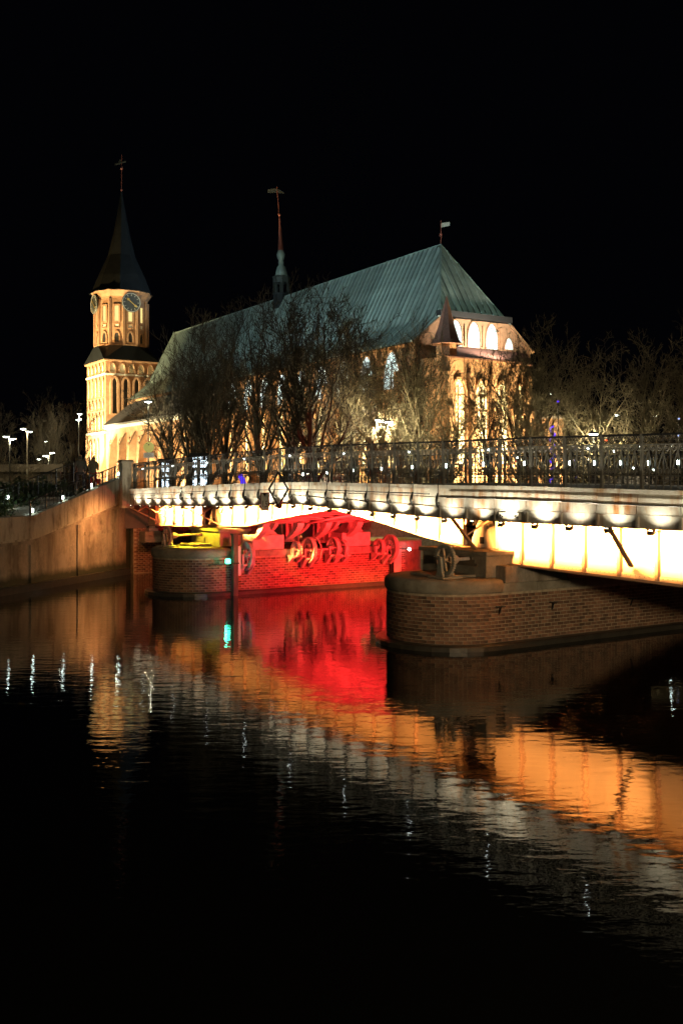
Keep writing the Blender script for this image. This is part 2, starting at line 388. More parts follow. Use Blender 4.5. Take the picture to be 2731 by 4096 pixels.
# quadrant tails of the leaves resting on the piers (curved arms)
def arm(v, u0, u1, top, bot, wd=.30):
    mb = MB(); n = 8; rings = []
    for k in range(n + 1):
        t = k / n; u = u0 + (u1 - u0) * t ** 1.9; z = top + (bot - top) * t
        d = .10 + .12 * (1 - t)
        rings.append([(v - wd / 2, u - d, z), (v + wd / 2, u - d, z), (v + wd / 2, u + d, z), (v - wd / 2, u + d, z)])
    mb.loft(rings); mb.build('curved_arm', M['redsteel'], BR)
for v in (1.95, 3.6, 5.0, 6.6): arm(v, 5.5, 6.7, -1.6, -2.45)
for v in (2.9, 4.5, 6.0): arm(v, 6.3, 7.2, -1.55, -2.2, .16)
# counterweight drums (dark boxes) between the arms
for v in (2.6, 4.2, 5.8):
    mb = MB(); mb.box(v - .45, v + .45, 7.2, 8.6, -2.5, -1.5); mb.build('counterweight', M['beam'], BR, bevel=.03)
    for k in range(3):
        mb = MB(); mb.box(v - .4 + .3 * k, v - .34 + .3 * k, 6.95, 7.2, -2.45, -1.55); mb.build('counterweight_rib', M['beam'], BR)
# pivot bearings: A shaped stands between leaf and approach girder
for uc, s_ in ((9.75, 1), (-8.35, -1)):
    for v in (1.72, 6.6):
        zt_ = -.95; zb_ = -1.78 if s_ > 0 else -1.83
        mb = MB()
        mb.add([(v, uc - .55, zb_), (v, uc + .55, zb_), (v, uc + .13, zt_), (v, uc - .13, zt_), (v + .25, uc - .55, zb_), (v + .25, uc + .55, zb_), (v + .25, uc + .13, zt_), (v + .25, uc - .13, zt_)],
               [(0, 3, 2, 1), (4, 5, 6, 7), (0, 4, 7, 3), (1, 2, 6, 5), (3, 7, 6, 2), (0, 1, 5, 4)])
        mb.build('bearing_stand', M['girder'], BR)
        mb = MB(); mb.box(v - .006, v, uc - .09, uc + .09, zb_ + .1, zb_ + .3); mb.build('opening', M['dark'], BR)
        mb = MB(); mb.disc((v - .04, uc - .75 * s_ if s_ < 0 else uc - .8, -1.05), (1, 0, 0), .17, .10, 20); mb.disc((v - .1, uc - .75 * s_ if s_ < 0 else uc - .8, -1.05), (1, 0, 0), .06, .03, 12); mb.build('pivot_pin', M['flange'], BR)
        mb = MB(); mb.box(v - .2, v + .5, uc - .75, uc + .75, zb_ - .07, zb_); mb.build('bearing_plate', M['flange'], BR)
# scroll brackets bracing the railing along the lifting leaves
def scroll_mesh():
    mb = MB()
    mb.ring((-.16, 0, .36), (.25, 1, 0), .105, .014, 14, 4); mb.ring((-.15, 0, .34), (.25, 1, 0), .055, .012, 10, 4)
    pts = [(-.06, 0, .40), (-.10, 0, .15), (-.14, 0, -.05), (-.15, 0, -.22)]
    mb.tube(pts, .013, 5)
    # tear drop: flat crescent
    n = 9; rings = []
    for k in range(n):
        t = k / (n - 1); z = -.20 - .38 * t; off = -.16 - .10 * math.sin(t * math.pi * .8); wd = .012 + .055 * math.sin(math.pi * min(1, t * .95)) ** 1.5
        rings.append([(off - wd, -.015 - .05 * math.sin(t * 3), z), (off + wd, -.015, z), (off + wd, .015, z), (off - wd, .015, z)])
    mb.loft(rings)
    mb.ring((-.10, 0, -.52), (.2, 1, 0), .045, .013, 10, 4)
    mb.tube([(-.19, 0, -.58), (-.05, 0, -.62)], .02, 5)
    return mb.mesh('scroll_bracket', M['iron'], True)
sm_ = scroll_mesh()
for u in POSTS:
    if -8.9 < u < 9.2: 
        o = inst('scroll_bracket', sm_, BR, (0, u, zt(u) - .02), (0, 0, .5))
# uplights under the fascia: housing + lens + lamp
mb = MB(); mb.box(-.07, .07, -.09, .09, -.10, .06); mb.box(-.02, .10, .10, .14, -.05, .12); mb.box(-.02, .10, -.14, -.10, -.05, .12); hm = mb.mesh('uplight', M['black'])
mb = MB(); mb.box(-.045, .045, -.06, .06, .061, .068); lm = mb.mesh('lens', M['ledwarm'])
mb = MB(); mb.box(-.44, .02, -.03, .03, -.05, -.02); am = mb.mesh('lamp_arm', M['black'])
for i, u in enumerate(POSTS[:-1]):
    if i % 9 == 7: pass
    uu = u + PITCH * .5 + random.uniform(-.06, .06)
    o = inst('uplight', hm, BR, (-.37, uu, zb(uu) - .075), (0, 0, random.uniform(-.3, .3)), (.65, .65, .65))
    inst('lens', lm, o); inst('lamp_arm', am, o, (.56, 0, .05), (0, 0, 0), (1.3, 1, 1))
    light('SPOT', (-.38, uu, zb(uu) - .005), 105 * random.uniform(.4, 1.4), (1, .88, .64), (-.05, uu, zb(uu) + .75), .03, 128, .85, BR)
# warm strip lights in the overhang that wash the girders
for (a, b, pw) in ((10.8, 15.3, 230), (.2, 8.8, 400), (-7.6, -.6, 320), (-23, -9.3, 530)):
    n = 3
    for k in range(n):
        c0 = a + (b - a) * (k + .5) / n; L_ = (b - a) / n
        d = bpy.data.lights.new('strip_light', 'AREA'); d.shape = 'RECTANGLE'; d.size = L_ * .96; d.size_y = .05; d.energy = pw / n * GPOW; d.color = (1, .385, .09); d.spread = R(68)
        o = bpy.data.objects.new('strip_light', d); COL.objects.link(o); o.parent = BR
        o.location = (.34, c0, zb(c0) + .0)
        dirv = Vector((1, 0, -.22)).normalized()
        o.rotation_euler = Matrix((Vector((0, 1, 0)), (-dirv).cross(Vector((0, 1, 0))), -dirv)).transposed().to_euler()
# box on skirt, hanging chain, floodlight near the middle
for u in (-11.2, -11.75):
    mb = MB(); mb.box(-.09, .0, u - .1, u + .1, zb(u) + .05, zb(u) + .22); mb.build('junction_box', M['fascia_low'], BR)
    mb = MB(); mb.disc((-.10, u + .03, zb(u) + .14), (1, 0, 0), .03, .02, 8); mb.disc((-.10, u - .05, zb(u) + .11), (1, 0, 0), .02, .02, 8); mb.build('gland', M['black'], BR)
mb = MB()
for k in range(7): mb.ring((.3, -13.5, -1.0 - .055 * k), (1, 0, 0) if k % 2 else (0, 1, 0), .022, .007, 8, 4)
mb.build('chain', M['iron'], BR)
mb = MB(); mb.disc((-.35, .15, -.72), (-.4, -1, -.3), .11, .2, 14); mb.tube([(-.1, .1, -.6), (-.33, .15, -.66)], .02, 5); mb.build('round_floodlight', M['iron'], BR)
mb = MB(); mb.box(-.34, -.26, -.22, -.12, -.42, -.3); mb.build('small_floodlight', M['steel'], BR, bevel=.01)

# ------------------------------------------------------------------ railings
def railing(name, label, v, near):
    RL = frame(name, label, 'railing')
    mt = M['rail'] if near else M['darkrail']
    full = POSTS if near else POSTS
    # bars
    mb = MB(); mb.box(-.011, .011, -.011, .011, .0, 1.02); barm = mb.mesh('bar', mt)
    mb = MB(); mb.box(-.035, .035, -.035, .035, .0, 1.25); mb.box(-.05, .05, -.05, .05, 0, .04); mb.box(-.045, .045, -.045, .045, 1.0, 1.05); mb.box(-.045, .045, -.045, .045, .31, .36); postm = mb.mesh('post', mt)
    mb = MB(); mb.ring((0, 0, 1.135), (1, 0, 0), .085, .011, 12, 4); mb.ring((0, .0, 1.135), (1, 0, 0), .04, .008, 8, 4); ringm = mb.mesh('ring', M['darkrail'])
    mb = MB(); mb.ring((0, 0, .935), (1, 0, 0), .068, .013, 12, 4); mb.ring((0, 0, .93), (1, 0, 0), .028, .010, 8, 4); scrm = mb.mesh('scroll', mt)
    mb = MB(); mb.ring((0, 0, .415), (1, 0, 0), .062, .013, 12, 4); mb.ring((0, 0, .41), (1, 0, 0), .026, .010, 8, 4); scrl = mb.mesh('scroll', mt)
    mb = MB(); mb.bar((-.02, 0, .86), (-.02, -.13, .48), .012, .022); mb.bar((-.02, 0, .86), (-.02, .13, .48), .012, .022); vm = mb.mesh('vee_brace', mt)
    b_all = MB(); nb = 0
    for i, (a, b) in enumerate(bays):
        za, zb_ = zt(a), zt(b); sl = (zb_ - za) / (b - a)
        inst('post', postm, RL, (v, a, za), (0, 0, 0))
        for z, h, wd in ((1.25, .045, .06), (1.02, .03, .04), (.33, .03, .04), (.22, .014, .02), (.12, .014, .02)):
            mb = MB(); mb.hexa([(v - wd / 2, a, za + z - h), (v + wd / 2, a, za + z - h), (v + wd / 2, b, zb_ + z - h), (v - wd / 2, b, zb_ + z - h), (v - wd / 2, a, za + z), (v + wd / 2, a, za + z), (v + wd / 2, b, zb_ + z), (v - wd / 2, b, zb_ + z)]); mb.build('rail', M['darkrail'] if z > 1.2 else mt, RL)
        if not near and i % 1 == 0:
            mb = MB()
            for k in range(1, 6):
                u = a + (b - a) * k / 6; mb.box(v - .01, v + .01, u - .01, u + .01, zt(u), zt(u) + 1.02)
                for q in (1.135, .93, .415): mb.ring((v, u + .09, zt(u) + q), (1, 0, 0), .065, .011, 8, 3)
            mb.build('railing_panel', mt, RL); continue
        for k in range(1, 6):
            u = a + (b - a) * k / 6; inst('bar', barm, RL, (v, u, zt(u)))
        for k in range(6):
            u = a + (b - a) * (k + .5) / 6; inst('ring', ringm, RL, (v, u, zt(u)))
            inst('scroll', scrm, RL, (v, u, zt(u))); 
            if i < 27: inst('scroll', scrl, RL, (v, u, zt(u)))
        for k in (1, 3, 5):
            if k == 3 or 1:
                u = a + (b - a) * k / 6; inst('vee_brace', vm, RL, (v, u, zt(u)))
    inst('post', postm, RL, (v, U_END - .1, zt(U_END)))
    return RL
RN = railing('bridge_railing', 'grey wrought iron railing with scrolls on the near side of the drawbridge', .12, True)
RF = railing('bridge_railing', 'black wrought iron railing on the far side of the drawbridge, seen through the near one', 8.85, False)
# bright pin lamps set in the scroll row of the near railing
mb = MB(); mb.sphere((0, 0, 0), .018, 8, 5); bm_ = mb.mesh('pin_lamp', M['bead'], True)
for i, u in enumerate(POSTS[:-1]):
    if i % 3 != 1: continue
    uu = u + PITCH * random.choice((.17, .33, .5)); inst('pin_lamp', bm_, RN, (.07, uu, zt(uu) + .94 + random.uniform(-.02, .02)))
# small lamps fixed to the far railing
mb = MB(); mb.box(-.02, .02, -.025, .025, -.06, .09); lpm = mb.mesh('rail_lamp', M['ledwhite'])
for k in range(1, 30, 1):
    u = POSTS[k]
    if k % 2 == 0 or u < -6:
        inst('rail_lamp', lpm, RF, (8.77, u, zt(u) + .72))
        light('POINT', (8.6, u, zt(u) + .72), 2.2, (.85, 1, .9), None, .04, parent=RF)
# ------------------------------------------------------------------ piers
def capsule(v0, v1, uc, Rr, n=14, right_round=False):
    pts = [(v1, uc - Rr)]
    for k in range(n + 1):
        t = R(-90) - R(180) * k / n; pts.append((v0 + Rr * math.cos(t), uc + Rr * math.sin(t)))
    if right_round:
        for k in range(n + 1):
            t = R(90) - R(180) * k / n; pts.append((v1 + Rr * math.cos(t), uc + Rr * math.sin(t)))
        pts = pts[1:]
    else: pts.append((v1, uc + Rr))
    return pts[::-1]
def off(v0, v1, uc, Rr, d, z, e=0): return [(x, y, z) for x, y in capsule(v0, v1 + e, uc, Rr + d)]
mbk = MB(); mbk.box(-.02, .008, -.115, .115, -.041, .041)
BRICKM = mbk.mesh('brick', M['brick'])
CUT = {}
def pier(name, label, v0, v1, uc, Rr, capv, ncap, far_head=None):
    PR = frame(name, label, 'bridge pier')
    WLZ = -HC
    z_foot = WLZ + .16; z_cb = -2.98; z_top = -2.60
    mb = MB(); mb.loft([off(v0, v1, uc, Rr, -.0, z_foot - 1), off(v0, v1, uc, Rr, 0, z_cb)]); mb.build('core', M['mortar'], PR)
    mb = MB(); mb.loft([off(v0, v1, uc, Rr, .33, WLZ - 1), off(v0, v1, uc, Rr, .33, z_foot - .04), off(v0, v1, uc, Rr, .26, z_foot)]); mb.build('footing', M['footing'], PR)
    # granite cap over the nose, lower coping behind it
    mb = MB(); mb.loft([off(v0, capv, uc, Rr, .03, z_cb + .002), off(v0, capv, uc, Rr, .07, z_cb + .05), off(v0, capv, uc, Rr, .08, z_top - .13), off(v0, capv, uc, Rr, .04, z_top - .04), off(v0, capv, uc, Rr, -.06, z_top)])
    mb.build('cap_stone', M['granite'], PR, True)
    for k in range(int((v1 - capv) / 1.3)):
        a = capv + .004 + k * 1.3; b = min(v1, a + 1.29)
        mb = MB(); mb.box(a, b, uc - Rr - .05, uc + Rr + .05, z_cb + .002, z_top - .13 + random.uniform(-.01, .01)); mb.build('coping_stone', M['granite'], PR, bevel=.02)
    # bricks along the outline: (x, y, yaw)
    spots = []
    Ls = v1 - v0; arc = math.pi * Rr; bl = .25; hgt = .1; ncr = int((z_cb - z_foot) / hgt)
    for c in range(ncr):
        z = z_foot + .05 + c * hgt; s = -(bl / 2) * (c % 2)
        while s < Ls + arc + 1.0:
            q = s + bl / 2
            if q < Ls: x, y, yaw = v1 - q, uc - Rr, R(-90)
            elif q < Ls + arc:
                t = R(-90) - (q - Ls) / Rr; x, y, yaw = v0 + Rr * math.cos(t), uc + Rr * math.sin(t), t
            else: x, y, yaw = v0 + (q - Ls - arc), uc + Rr, R(90)
            if x < v1 + .05: spots.append((x, y, z, yaw))
            s += bl
    def vis(sp):
        x, y, z, yaw = sp; wx, wy, wz = bw(x, y, z)
        nx = ca * math.cos(yaw) - sa * math.sin(yaw); ny = sa * math.cos(yaw) + ca * math.sin(yaw)
        d = math.hypot(wx, wy); return d + (1000 if (nx * wx + ny * wy) > 0 else 0)
    spots.sort(key=vis)
    rest = MB()
    for i, (x, y, z, yaw) in enumerate(spots):
        jit = random.uniform(-.004, .004)
        if i < 300: inst('brick', BRICKM, PR, (x + jit * math.cos(yaw), y + jit * math.sin(yaw), z), (0, 0, yaw))
        else:
            c_, s_ = math.cos(yaw), math.sin(yaw); b0 = -.018; b1 = .006 + jit
            P = [(x + c_ * dx - s_ * dy, y + s_ * dx + c_ * dy, z + dz) for dz in (-.041, .041) for dx, dy in ((b0, -.115), (b1, -.115), (b1, .115), (b0, .115))]
            rest.hexa(P)
    tag(rest.build('brick_courses', M['brick'], PR), kind='stuff')
    return PR
PN = pier('bridge_pier', 'nearest brick bridge pier with rounded granite capped nose, carrying the grey gear wheel', .6, 10.5, -8.2, 1.8, 1.0, 13)
PF = pier('bridge_pier', 'farther brick bridge pier with yellow lit top and red lit long side', 0, 9.6, 7.9, 1.8, .7, 13)
# round far end of the farther pier, yellow topped
mb = MB(); mb.lathe([(-5, 1.8), (-2.98, 1.8)], (9.6, 7.9), 28); mb.build('rear_nose', M['brick'], PF)
mb = MB(); mb.lathe([(-2.98, 1.85), (-2.6, 1.85), (-2.55, 1.8)], (9.6, 7.9), 28); mb.build('cap_stone', M['granite'], PF)
# iron wall anchors on the near pier
for v, z in ((.9, -3.35), (2.9, -3.35), (6.2, -3.45)):
    mb = MB(); mb.bar((v, -10.03, z), (v, -10.14, z), .26, .03); mb.bar((v - .02, -10.03, z - .22), (v - .02, -10.12, z), .03, .03); mb.build('iron_anchor', M['iron'], PN)
# bearing pedestals
def pedestal(P, s, uc):
    for v0, v1 in ((.75, 2.9), (5.6, 7.6)):
        mb = MB(); mb.box(v0, v1, uc - 1.45, uc + 1.45, -2.6, -1.98); mb.build('pedestal', M['granite'], P, bevel=.03)
        mb = MB(); mb.box(v0 - .08, v1 + .08, uc - 1.55, uc + 1.55, -1.978, -1.86); mb.build('pedestal_cap', M['granite'], P, bevel=.02)
pedestal(PN, -1, -8.2); pedestal(PF, 1, 8.6)
for k, (a, b, z0, z1) in enumerate(((1.1, 2.5, -2.73, -2.25),)):
    mb = MB(); mb.add([(a, -10.05, z0), (b + .75, -10.05, z0), (b, -10.05, z1), (a, -10.05, z1), (a, -9.2, z0), (b + .75, -9.2, z0), (b, -9.2, z1), (a, -9.2, z1)],
                      [(0, 1, 2, 3), (5, 4, 7, 6), (0, 4, 5, 1), (1, 5, 6, 2), (3, 2, 6, 7), (0, 3, 7, 4)]); mb.build('sloped_block', M['concrete'], PN, bevel=.03)
for k in range(3):
    mb = MB(); mb.box(.70, .745, -9.3 + .1 * k, -8.1, -2.14 + .085 * k - .15, -2.06 + .085 * k - .15); mb.build('timber_plank', M['wood'], PN)
mb = MB(); mb.box(2.9, 3.5, -10, -9.4, -2.73, -2.3); mb.build('steel_column', M['steel'], PN)
mb = MB(); mb.box(-.3, 1.0, -9.2, -7.5, -2.598, -2.52); mb.build('base_slab', M['granite'], PN, bevel=.02)
mb = MB(); mb.box(-.25, .6, 7.6, 9.0, -2.598, -2.49); mb.build('base_slab', M['granite'], PF, bevel=.02)

# ------------------------------------------------------------------ winch gears standing on the pier noses
def winch(label, v, u, z0, s=1.0, shaft=1.8):
    E = empty('hand_winch', bw(v, u, z0), AB, label, 'winch')
    mb = MB(); zc = .50 * s; r = .44 * s
    mb.ring((0, 0, zc), (1, 0, 0), r - .05, 0, 36, 4, (.09, .08)); 
    for k in range(40):
        t = 2 * math.pi * k / 40; c = (0, (r + .012) * math.cos(t), zc + (r + .012) * math.sin(t))
        mb.bar((-.04, c[1], c[2]), (.04, c[1], c[2]), .03, .03)
    mb.build('gear_rim', M['steel'], E)
    for k in range(3):
        t = math.pi * k / 3 + .3; mb = MB(); mb.bar((0, -(r - .06) * math.cos(t), zc - (r - .06) * math.sin(t)), (0, (r - .06) * math.cos(t), zc + (r - .06) * math.sin(t)), .03, .06, (1, 0, 0)); mb.build('spoke', M['steel'], E)
    mb = MB(); mb.disc((0, 0, zc), (1, 0, 0), .08, .16, 14); mb.build('hub', M['steel'], E)
    for sx in (-.17, .17):
        mb = MB(); mb.loft([[(sx - .04, -.20, 0), (sx + .04, -.20, 0), (sx + .04, .20, 0), (sx - .04, .20, 0)], [(sx - .04, -.11, .18), (sx + .04, -.11, .18), (sx + .04, .11, .18), (sx - .04, .11, .18)], [(sx - .04, -.06, zc + .08), (sx + .04, -.06, zc + .08), (sx + .04, .06, zc + .08), (sx - .04, .06, zc + .08)]])
        mb.build('stand', M['steel'], E, bevel=.008)
    mb = MB(); mb.box(-.34, .34, -.36, .36, -.0, .045); mb.build('base_plate', M['steel'], E, bevel=.01)
    mb = MB(); mb.disc((.30, 0, zc), (1, 0, 0), .13, .16, 18); mb.disc((.40, 0, zc), (1, 0, 0), .09, .08, 18); mb.build('clutch', M['redsteel'], E)
    mb = MB(); mb.tube([(.4, 0, zc), (shaft, 0, zc + .02)], .05, 12); mb.build('shaft', M['redsteel'], E, True)
winch('grey toothed gear winch standing on the granite nose of the nearest pier', -.15, -8.95, -2.595, 1.0, 2.0)
winch('toothed gear winch on the yellow lit top of the farther pier', -1.0, 8.6, -2.595, .9, 1.6)

# ------------------------------------------------------------------ rope wheels on the red side of the farther pier
def wheel(label, v, u, z, r, wd=.17, bracket=True):
    E = empty('rope_wheel', bw(v, u, z), AB, label, 'wheel', 'rope wheels along the channel side of the farther pier')
    mb = MB(); mb.ring((0, 0, 0), (1, 0, 0), r - .03, 0, 32, 4, (.06, wd)); mb.ring((-wd * .4, 0, 0), (1, 0, 0), r, 0, 32, 4, (.05, .03)); mb.ring((wd * .4, 0, 0), (1, 0, 0), r, 0, 32, 4, (.05, .03)); mb.build('rim', M['redsteel'], E, True)
    for k in range(6):
        t = math.pi * k / 3 + .2; mb = MB(); mb.bar((0, .04 * math.cos(t), .04 * math.sin(t)), (0, (r - .04) * math.cos(t), (r - .04) * math.sin(t)), .03, .055, (1, 0, 0)); mb.build('spoke', M['redsteel'], E)
    mb = MB(); mb.ring((0, 0, 0), (1, 0, 0), r * .74, 0, 28, 4, (r * .36, .02)); mb.build('web', M['redsteel'], E)
    mb = MB(); mb.disc((0, 0, 0), (1, 0, 0), .08, wd * 2.2, 12); mb.build('hub', M['redsteel'], E)
    if bracket:
        for sx in (-.2, .2):
            mb = MB(); mb.loft([[(sx - .08, .18, -r - .22), (sx + .03, .18, -r - .22), (sx + .03, .24, -r - .22), (sx - .08, .24, -r - .22)], [(sx - .09, -.22, -.42 * r - .15), (sx + .06, -.22, -.42 * r - .15), (sx + .06, .25, -.42 * r - .15), (sx - .09, .25, -.42 * r - .15)]])
            mb.build('bracket', M['redsteel'], E)
            mb = MB(); mb.box(sx - .1, sx + .08, -.26, .26, -.42 * r - .15, -.42 * r - .09); mb.box(sx - .05, sx + .03, -.07, .07, -.42 * r - .09, .05); mb.build('bearing', M['redsteel'], E)
    return E
def cxz(px, py, u):   # where a spot seen at (px, py) lies on the plane u = const of the bridge frame
    r = (px - 1365.5) / 3982
    v = (r * (P0[1] + ca * u) - (P0[0] - sa * u)) / (ca - r * sa)
    Z = P0[1] + sa * v + ca * u
    return v, -(py - 1940) / 3982 * Z
WH = [(985, 2222, .58, 'large spoked wheel nearest the green lamp, lit violet and cream'), (1183, 2198, .34, 'small wheel second from the left, beside a larger one'),
      (1232, 2200, .54, 'large red lit wheel in the left pair, beside the chain gear'), (1330, 2190, .46, 'wheel at the right end of the long horizontal shaft'), (1366, 2195, .38, 'narrow wheel just right of the shaft end wheel'),
      (1513, 2188, .36, 'small wheel near the right end of the red wall'), (1556, 2188, .56, 'largest wheel at the right end of the red wall')]
for px, py, r, lab in WH:
    v, z = cxz(px, py, 5.75); wheel(lab, v, 5.68, z, r, .17, True)
v, z = cxz(1258, 2200, 5.75)
E = empty('chain_gear', bw(v, 5.72, z), AB, 'thin toothed chain gear beside the large red wheel', 'gear')
mb = MB(); mb.ring((0, 0, 0), (1, 0, 0), .50, 0, 36, 4, (.05, .04))
for k in range(36):
    t = 2 * math.pi * k / 36; mb.bar((-.02, .535 * math.cos(t), .535 * math.sin(t)), (.02, .535 * math.cos(t), .535 * math.sin(t)), .03, .03)
mb.build('gear_rim', M['redsteel'], E)
for k in range(2):
    t = math.pi * k / 2; mb = MB(); mb.bar((0, -.48 * math.cos(t), -.48 * math.sin(t)), (0, .48 * math.cos(t), .48 * math.sin(t)), .03, .04, (1, 0, 0)); mb.build('spoke', M['redsteel'], E)
mb = MB(); mb.tube([(-.3, 0, 0), (.95, 0, .02)], .045, 10); mb.build('shaft', M['redsteel'], E, True)
# stone bearing blocks and A stands on the channel edge
for px in (1070, 1420):
    v, z = cxz(px, 2200, 6.3)
    E = empty('bearing_block', bw(v, 6.9, -2.73), AB, 'left square stone bearing block above the red wall' if px < 1200 else 'right square stone bearing block above the red wall', 'bearing')
    mb = MB(); mb.box(-.75, .75, -.7, .7, 0, .62); mb.build('stone_block', M['redsteel'], E, bevel=.02)
    mb = MB(); mb.loft([[(-.5, -.5, .62), (.55, -.5, .62), (.55, .3, .62), (-.5, .3, .62)], [(-.14, -.3, 1.05), (.14, -.3, 1.05), (.14, .1, 1.05), (-.14, .1, 1.05)]]); mb.build('stand', M['redsteel'], E)
    mb = MB(); mb.box(-.24, .24, -.4, .2, 1.05, 1.12); mb.box(-.10, .10, -.3, .1, 1.12, 1.3); mb.box(-.34, .34, -.5, .3, 1.3, 1.38); mb.build('bearing', M['redsteel'], E)
# fender pole with green navigation lamp
v, z = cxz(930, 2250, 5.9)
E = empty('fender_pole', bw(v, 5.7, -HC - .5), AB, 'dark timber fender pole standing in the water at the corner of the farther pier', 'pole')
mb = MB(); mb.box(-.10, .10, -.12, .12, 0, 2.95); mb.build('pole', M['wood'], E)
mb = MB(); mb.box(.11, .22, -.12, .12, 1.3, 2.5); mb.build('white_board', M['white'], E)
mb = MB(); mb.box(-.13, .24, -.14, .14, 2.955, 3.02); mb.build('cap', M['wood'], E)
v, z = cxz(912, 2246, 5.4)
E = empty('navigation_lamp', bw(v, 5.4, z), AB, 'small green glowing navigation lamp beside the fender pole', 'lamp')
mb = MB(); mb.lathe([(-.08, .09), (-.05, .1), (.08, .1), (.11, .05)], (0, 0), 14); mb.build('lens', M['green'], E, True)
mb = MB(); mb.tube([(-.75, .25, -.12), (-.1, .05, -.12), (.55, .1, -.10)], .022, 6); mb.lathe([(-.13, .11), (-.08, .11)], (0, 0), 12); mb.build('lamp_arm', M['iron'], E)
light('POINT', bw(v - .18, 5.2, z + .02), 9, (.05, 1, .5), None, .05)
v, z = cxz(1636, 2197, 5.6)
E = empty('navigation_lamp', bw(v, 5.6, z), AB, 'tiny white lamp on an arm at the yellow topped end of the farther pier', 'lamp')
mb = MB(); mb.sphere((0, 0, 0), .07); mb.build('lens', M['lampwhite'], E, True)
mb = MB(); mb.tube([(-1.2, .3, -.15), (-.4, .1, .05), (0, 0, 0)], .02, 6); mb.build('lamp_arm', M['iron'], E)
v, z = cxz(1585, 2250, 5.9)
E = empty('fender_board', bw(v, 5.9, -HC - .3), AB, 'pink lit vertical fender board at the right end of the red wall', 'board')
mb = MB(); mb.box(-.2, .2, -.1, .1, 0, 2.0); mb.build('board', M['redsteel'], E); mb = MB(); mb.box(-.32, -.21, -.1, .1, 0, 1.9); mb.build('dark_edge', M['black'], E)

# coloured floodlights under the bridge
WB_ = (-10.6, 50.4)
for v, p in ((2.2, 1), (4.6, 1.1), (7.2, .9)):
    light('SPOT', bw(v + .6, -5.6, -3.1), 1100 * p * RPOW, (1, .03, .03), bw(v + 1.6, 6.1, -2.6), .12, 46, .8)
light('AREA', bw(4.2, 1.5, -2.2), 90 * RPOW, (1, .03, .03), bw(4.2, 1.6, 0), 1.5, sy=6)
light('SPOT', bw(-1.6, 2.4, -3.9), 60, (.45, .12, 1), bw(.9, 6.0, -3.3), .1, 60, .8)
light('SPOT', bw(-2.6, 5.2, -1.0), 30, (1, .45, .12), bw(1.2, 6.0, -3.0), .1, 50, .8)
light('SPOT', bw(-.45, 8.3, -1.0), 850, (1, .70, .03), bw(.2, 8.1, -2.6), .05, 95, .5)
light('SPOT', bw(-.6, 13.6, -1.15), 700, (1, .40, .12), (WB_[0] - .8, WB_[1] - 3.6, HC - 2.9), .3, 150, 1)
light('SPOT', bw(1.4, 14.2, -1.2), 160, (1, .16, .06), bw(2.4, 17.4, -2.6), .06, 110, .8)
light('SPOT', bw(9.0, 8.0, -1.1), 110, (1, .6, .02), bw(9.6, 7.6, -2.6), .1, 110, .6)
# small red lamps lying deep below the approach span
light('POINT', bw(5.0, -13.5, -1.9), 3, (1, .03, .02), None, .05)

# ------------------------------------------------------------------ channel markers hung on the bridge
E = empty('diamond_mark', bw(-.46, -.02, -.15), R(72), 'black open diamond navigation frame hung on the middle of the bridge', 'navigation mark')
mb = MB(); Wd, Hd = .36, .60
dia = [(0, Hd), (Wd, 0), (0, -Hd), (-Wd, 0)]
for k in range(4):
    a = dia[k]; b = dia[(k + 1) % 4]; mb = MB(); mb.bar((0, a[0], a[1]), (0, b[0], b[1]), .055, .045, (1, 0, 0)); mb.build('frame_bar', M['black'], E)
E = empty('clearance_sign', bw(-.46, .98, -.60), R(76), 'white rectangular sign with dark red border reading 1,5 under the black diamond', 'sign')
mb = MB(); mb.box(-.02, .0, -.17, .17, -.33, .33); mb.build('plate', M['redframe'], E)
mb = MB(); mb.box(-.026, -.021, -.135, .135, -.285, .285); mb.build('face', M['white'], E)
mb = MB(); mb.add([(-.030, .06, .285), (-.030, -.06, .285), (-.030, 0, .17)], [(0, 1, 2)]); mb.build('triangle_mark', M['black'], E)
mb = MB(); mb.box(-.0, .03, -.75, -.17, -.09, -.04); mb.box(0, .03, -.2, .0, -.09, -.04); mb.build('arm', M['iron'], E)
cu = bpy.data.curves.new('text', 'FONT'); cu.body = '1,5'; cu.size = .27; cu.align_x = 'CENTER'; cu.align_y = 'CENTER'
to = bpy.data.objects.new('text', cu); COL.objects.link(to); bpy.context.view_layer.update()
tme = bpy.data.meshes.new_from_object(to.evaluated_get(bpy.context.evaluated_depsgraph_get())); bpy.data.objects.remove(to)
tme.materials.clear(); tme.materials.append(M['black'])
inst('digits', tme, E, (-.031, 0, -.10), (R(90), 0, R(-90)), (.72, 1.25, 1))

# ------------------------------------------------------------------ island end: abutment wall, wing wall with stairs
AE = frame('abutment_wall', 'brick abutment wall of the island under the left end of the bridge', 'wall')
mb = MB(); mb.box(.9, 60, 17.42, 17.8, -5.2, -1.2); mb.box(.9, 9, 17.42, 17.8, -1.2, -.31); mb.build('core', M['mortar'], AE)
rest = MB(); n = 0
for c in range(38):
    z = -4.4 + c * .1
    if z > -.4: break
    for k in range(38):
        x = 1.05 + k * .26 + (.13 if c % 2 else 0)
        if z > -1.25 and x > 8.8: continue
        if n < 300 and x < 3.6: inst('brick', BRICKM, AE, (x, 17.42, z), (0, 0, R(-90))); n += 1
        else: rest.box(x - .118, x + .118, 17.402 + random.uniform(-.006, .004), 17.43, z - .044, z + .044)
tag(rest.build('brick_courses', M['brick'], AE), kind='stuff')
mb = MB(); mb.box(1.2, 3.0, 16.6, 17.40, -2.9, -2.35); mb.build('bearing_shelf', M['granite'], AE, bevel=.03)
